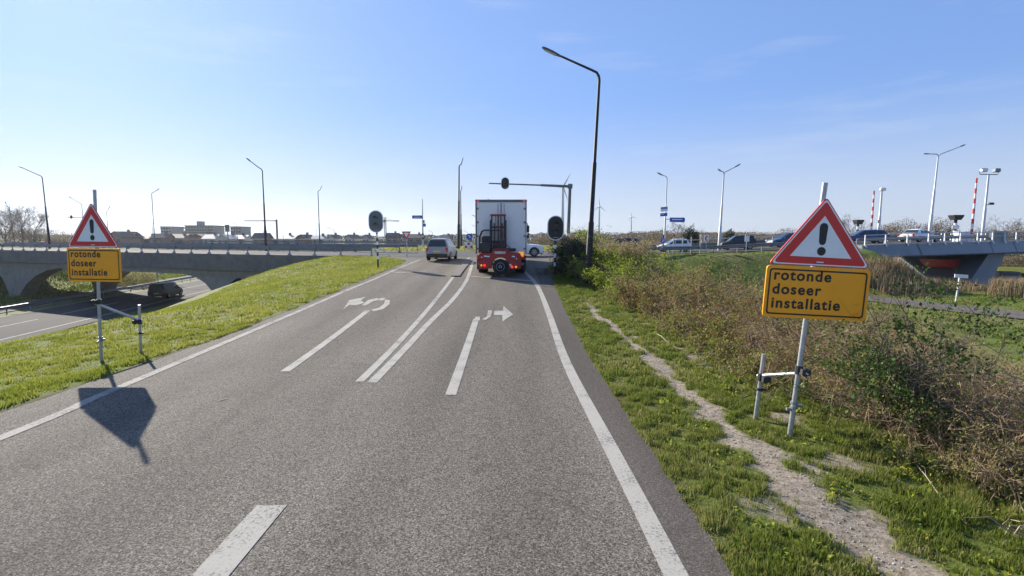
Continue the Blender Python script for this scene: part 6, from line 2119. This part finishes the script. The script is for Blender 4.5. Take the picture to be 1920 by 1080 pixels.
GHs = 'houses on the left horizon'
for px, Y, e, r, w, wl, rf, gb, lab in (
        (218, 190, 444, 434, 26, 'brick', 'roof', True, 'dark steep-roofed house right of the left warning triangle'),
        (238, 195, 445, 438, 22, 'brick', 'roof', False, 'dark house adjoining the steep-roofed one'),
        (268, 200, 447, 442, 40, 'brick', 'roof', False, 'long low dark-roofed house left of the flats'),
        (300, 185, 446, 438, 28, 'brick', 'roof', False, 'dark house below the left small block'),
        (330, 190, 446, 439, 34, 'brick', 'roof', False, 'wide dark-roofed house below the large flats'),
        (372, 180, 446, 439, 28, 'brick', 'roof', True, 'dark gabled house at the right of the large flats'),
        (394, 176, 447, 440, 24, 'render', 'roof_glare', False, 'pale-roofed house right of the gabled dark one'),
        (420, 172, 447, 440, 22, 'render', 'roof_glare', True, 'pale gabled house below the square sign'),
        (446, 178, 447, 441, 30, 'render', 'roof_glare', False, 'low pale-roofed house below the small right block'),
        (488, 170, 446, 437, 26, 'brick', 'roof', False, 'grey-roofed house left of the overpass lamp'),
        (528, 175, 447, 441, 46, 'render', 'roof_glare', False, 'long pale roof just right of the overpass lamp'),
        (565, 178, 446, 440, 12, 'brick', 'roof', True, 'small gabled house right of the long pale roof'),
        (598, 182, 447, 442, 24, 'render', 'roof_glare', False, 'pale-roofed house behind the slim dark lamp'),
        (622, 210, 446, 440, 10, 'render', 'roof', True, 'first small pale gabled house in the terrace'),
        (654, 215, 446, 440, 12, 'render', 'roof', True, 'second small pale gabled house in the terrace'),
        (687, 215, 446, 440, 12, 'render', 'roof', True, 'small pale gabled house just left of the oval signal'),
        (735, 220, 445, 437, 22, 'brick', 'roof', False, 'brick house between the oval signal and the crane foot'),
        (750, 230, 446, 439, 14, 'render', 'roof', True, 'small gabled house left of the yield triangle'),
        (778, 225, 446, 439, 26, 'brick', 'roof', False, 'brown house behind the blue sign pole'),
        (836, 240, 446, 441, 20, 'brick', 'roof', False, 'brown house left of the island lamp')):
    house(lab, px, Y, e, r, w, wl, rf, GHs, gb)


def flats(label, px, Y, top, wpx, rows_, cols, extra=None, balcony=False):
    x = (px - 960) / F * Y; k = Y / F; z = -2.0; w = wpx * k; h = at(px, top, Y).z - z
    t = thing('apartment_block', label, 'building', (x, Y, z))
    mb = MB(); mb.box((0, 6, h / 2), (w, 12, h)); mb.build('wall', M['blockwall'], t)
    mb = MB(); mb.box((0, 6, h + .25), (w + .5, 12.5, .5)); rf = mb.build('roof', M['concrete_d'], t)
    if extra: mb = MB(); mb.box((extra * w, 6, h + 1.7), (w * .12, 5, 2.6)); mb.build('lift_housing', M['blockwall'], rf)
    fh = h / rows_
    for r in range(rows_):
        for c in range(cols):
            cx_ = -w / 2 + (c + .5) * w / cols
            mb = MB(); mb.box((cx_, -.03, (r + .55) * fh), (w / cols * .62, .1, fh * .5)); mb.build('window', M['farwin'], t)
        if balcony:
            mb = MB(); mb.box((0, -.7, r * fh + .35), (w * .98, 1.3, .8)); mb.build('balcony', M['blockwall'], t)
    return t


flats('wide apartment block with balconies and a lift tower on its roof', 377, 300, 424, 52, 7, 10, -.15, True)
flats('small square grey block left of the wide apartment block', 315, 310, 426, 20, 6, 4)
flats('small square grey block right of the wide apartment block', 445, 310, 426, 19, 6, 4)

# brick house beyond the bridge pier, and boats on the canal
p = Vector((at(1895, 495, 92).x, 92, -2))
t = thing('brick_house', 'pale brick canal house with dark arched doors beyond the bridge pier', 'house', p)
mb = MB(); mb.box((0, 4, .9), (9, 8, 2.0)); mb.build('wall', M['render'], t)
mb = MB(); mb.ext([(-4.8, -.4, 1.9), (-4.8, 8.4, 1.9), (-4.8, 4, 3.0)], (9.6, 0, 0)); mb.build('roof', M['roof'], t)
for x_ in (-2.4, 1.4):
    mb = MB(); mb.ext([(x_ - .7, -.06, -.1), (x_ + .7, -.06, -.1), (x_ + .7, -.06, 1.0), (x_ + .4, -.06, 1.4), (x_ - .4, -.06, 1.4), (x_ - .7, -.06, 1.0)], (0, .1, 0)); mb.build('door', M['farwin'], t)


def boat(label, px, py, Y, L_, ang, cabin):
    x = (px - 960) / F * Y
    t = thing('boat', label, 'boat', (x, Y, -3.05), R(ang), 'boats moored near the bridge')
    rings = []
    for f, w, s in ((-.5, .8, 0), (-.3, 1, 0), (.1, 1, .0), (.35, .7, .12), (.5, .06, .3)):
        b_ = 1.1 * w
        rings.append([Vector((-b_ * .6, f * L_, -.1)), Vector((b_ * .6, f * L_, -.1)), Vector((b_, f * L_, .75 + s)), Vector((b_ * .9, f * L_, .8 + s)), Vector((-b_ * .9, f * L_, .8 + s)), Vector((-b_, f * L_, .75 + s))])
    mb = MB(); mb.loft(rings); mb.build('hull', M['white'], t, recalc=True, smooth=30)
    if cabin:
        mb = MB(); mb.bbox((0, -.1 * L_, 1.2), (1.6, .4 * L_, .8), .12); cb_ = mb.build('cabin', M['galv_d'], t)
        mb = MB(); mb.box((0, -.1 * L_, 1.3), (1.63, .3 * L_, .3)); mb.build('window', M['farwin'], cb_)


boat('white boat bow under the bascule bridge among the reeds', 1668, 512, 53.5, 5.5, 20, False)
boat('pale cabin boat moored right of the bridge pier', 1880, 515, 60, 5, 70, True)

# ================================================================== AIR
hz = bpy.data.materials.new('haze')
nt, out = nodes(hz)
pv = N(nt, 'ShaderNodeVolumePrincipled'); pv.inputs['Density'].default_value = .00012
pv.inputs['Color'].default_value = (.86, .91, 1, 1); pv.inputs['Anisotropy'].default_value = .55
nt.links.new(pv.outputs['Volume'], out.inputs['Volume'])
HAZE = True
if HAZE:
    mb = MB(); mb.box((0, 700, 40), (5200, 3400, 96)); o = mb.build('haze', hz); tag(o, 'thin pale haze over the far country', kind='stuff')

# ================================================================== SKY, SUN, CAMERA
SUN_AZ, SUN_EL = R(-41), R(26.3)
wd = bpy.data.worlds.new('World'); S.world = wd; wd.use_nodes = True
nt = wd.node_tree
for n in list(nt.nodes): nt.nodes.remove(n)
sk = N(nt, 'ShaderNodeTexSky', sky_type='NISHITA'); sk.sun_disc = False; sk.sun_elevation = SUN_EL; sk.sun_rotation = SUN_AZ
sk.air_density, sk.dust_density, sk.ozone_density, sk.altitude = 1.0, .35, 2.0, 0
bg = N(nt, 'ShaderNodeBackground'); bg.inputs['Strength'].default_value = .107
wo = N(nt, 'ShaderNodeOutputWorld')
# faint cirrus low in the sky
tc = N(nt, 'ShaderNodeTexCoord'); mp = N(nt, 'ShaderNodeMapping'); mp.inputs['Scale'].default_value = (1.2, 1.2, 9.0); mp.inputs['Rotation'].default_value = (0, R(4), 0)
no = N(nt, 'ShaderNodeTexNoise', i_Scale=2.4, i_Detail=7.0, i_Roughness=.6)
nt.links.new(tc.outputs['Generated'], mp.inputs['Vector']); nt.links.new(mp.outputs['Vector'], no.inputs['Vector'])
rp = N(nt, 'ShaderNodeMapRange'); rp.inputs['From Min'].default_value = .56; rp.inputs['From Max'].default_value = .8; rp.inputs['To Max'].default_value = .22
nt.links.new(no.outputs['Fac'], rp.inputs['Value'])
mx = N(nt, 'ShaderNodeMix', data_type='RGBA'); mx.inputs['B'].default_value = (3.5, 3.7, 3.9, 1)
nt.links.new(rp.outputs['Result'], mx.inputs['Factor']); gm = N(nt, 'ShaderNodeGamma'); gm.inputs['Gamma'].default_value = .36
tn = N(nt, 'ShaderNodeMix', data_type='RGBA', blend_type='MULTIPLY'); tn.inputs['Factor'].default_value = 1; tn.inputs['B'].default_value = (.78, 1.18, 2.02, 1)
nt.links.new(sk.outputs['Color'], gm.inputs['Color']); nt.links.new(gm.outputs['Color'], tn.inputs['A']); nt.links.new(tn.outputs['Result'], mx.inputs['A'])
sx_ = N(nt, 'ShaderNodeSeparateXYZ'); nt.links.new(tc.outputs['Generated'], sx_.inputs['Vector'])
hzr = N(nt, 'ShaderNodeMapRange'); hzr.inputs['From Min'].default_value = .26; hzr.inputs['From Max'].default_value = -.02; hzr.inputs['To Max'].default_value = .72; hzr.interpolation_type = 'SMOOTHSTEP'
nt.links.new(sx_.outputs['Z'], hzr.inputs['Value'])
hm = N(nt, 'ShaderNodeMix', data_type='RGBA'); hm.inputs['B'].default_value = (3.05, 3.2, 3.3, 1)
nt.links.new(hzr.outputs['Result'], hm.inputs['Factor']); nt.links.new(mx.outputs['Result'], hm.inputs['A'])
nt.links.new(hm.outputs['Result'], bg.inputs['Color']); nt.links.new(bg.outputs['Background'], wo.inputs['Surface'])

sl = bpy.data.lights.new('sun', 'SUN'); sl.energy = 4.3; sl.angle = R(.5); sl.color = (1, .925, .80)
so_ = bpy.data.objects.new('sun', sl); COL.objects.link(so_)
sd = Vector((math.sin(SUN_AZ) * math.cos(SUN_EL), math.cos(SUN_AZ) * math.cos(SUN_EL), math.sin(SUN_EL)))
so_.rotation_euler = sd.to_track_quat('Z', 'Y').to_euler(); so_.location = (0, 0, 60)

cam = bpy.data.cameras.new('camera'); cam.sensor_width = 36; cam.lens = 18; cam.clip_start = .1; cam.clip_end = 9000
co = bpy.data.objects.new('camera', cam); COL.objects.link(co)
co.location = (0, 0, CAM_H); co.rotation_euler = (math.pi / 2 - PITCH, 0, 0)
S.camera = co
S.view_settings.view_transform = 'Standard'; S.view_settings.look = 'None'; S.view_settings.gamma = 1
S.view_settings.exposure = 1.2
S.cycles.use_adaptive_sampling = True
S.cycles.max_bounces = 6; S.cycles.diffuse_bounces = 3; S.cycles.glossy_bounces = 3; S.cycles.transparent_max_bounces = 6
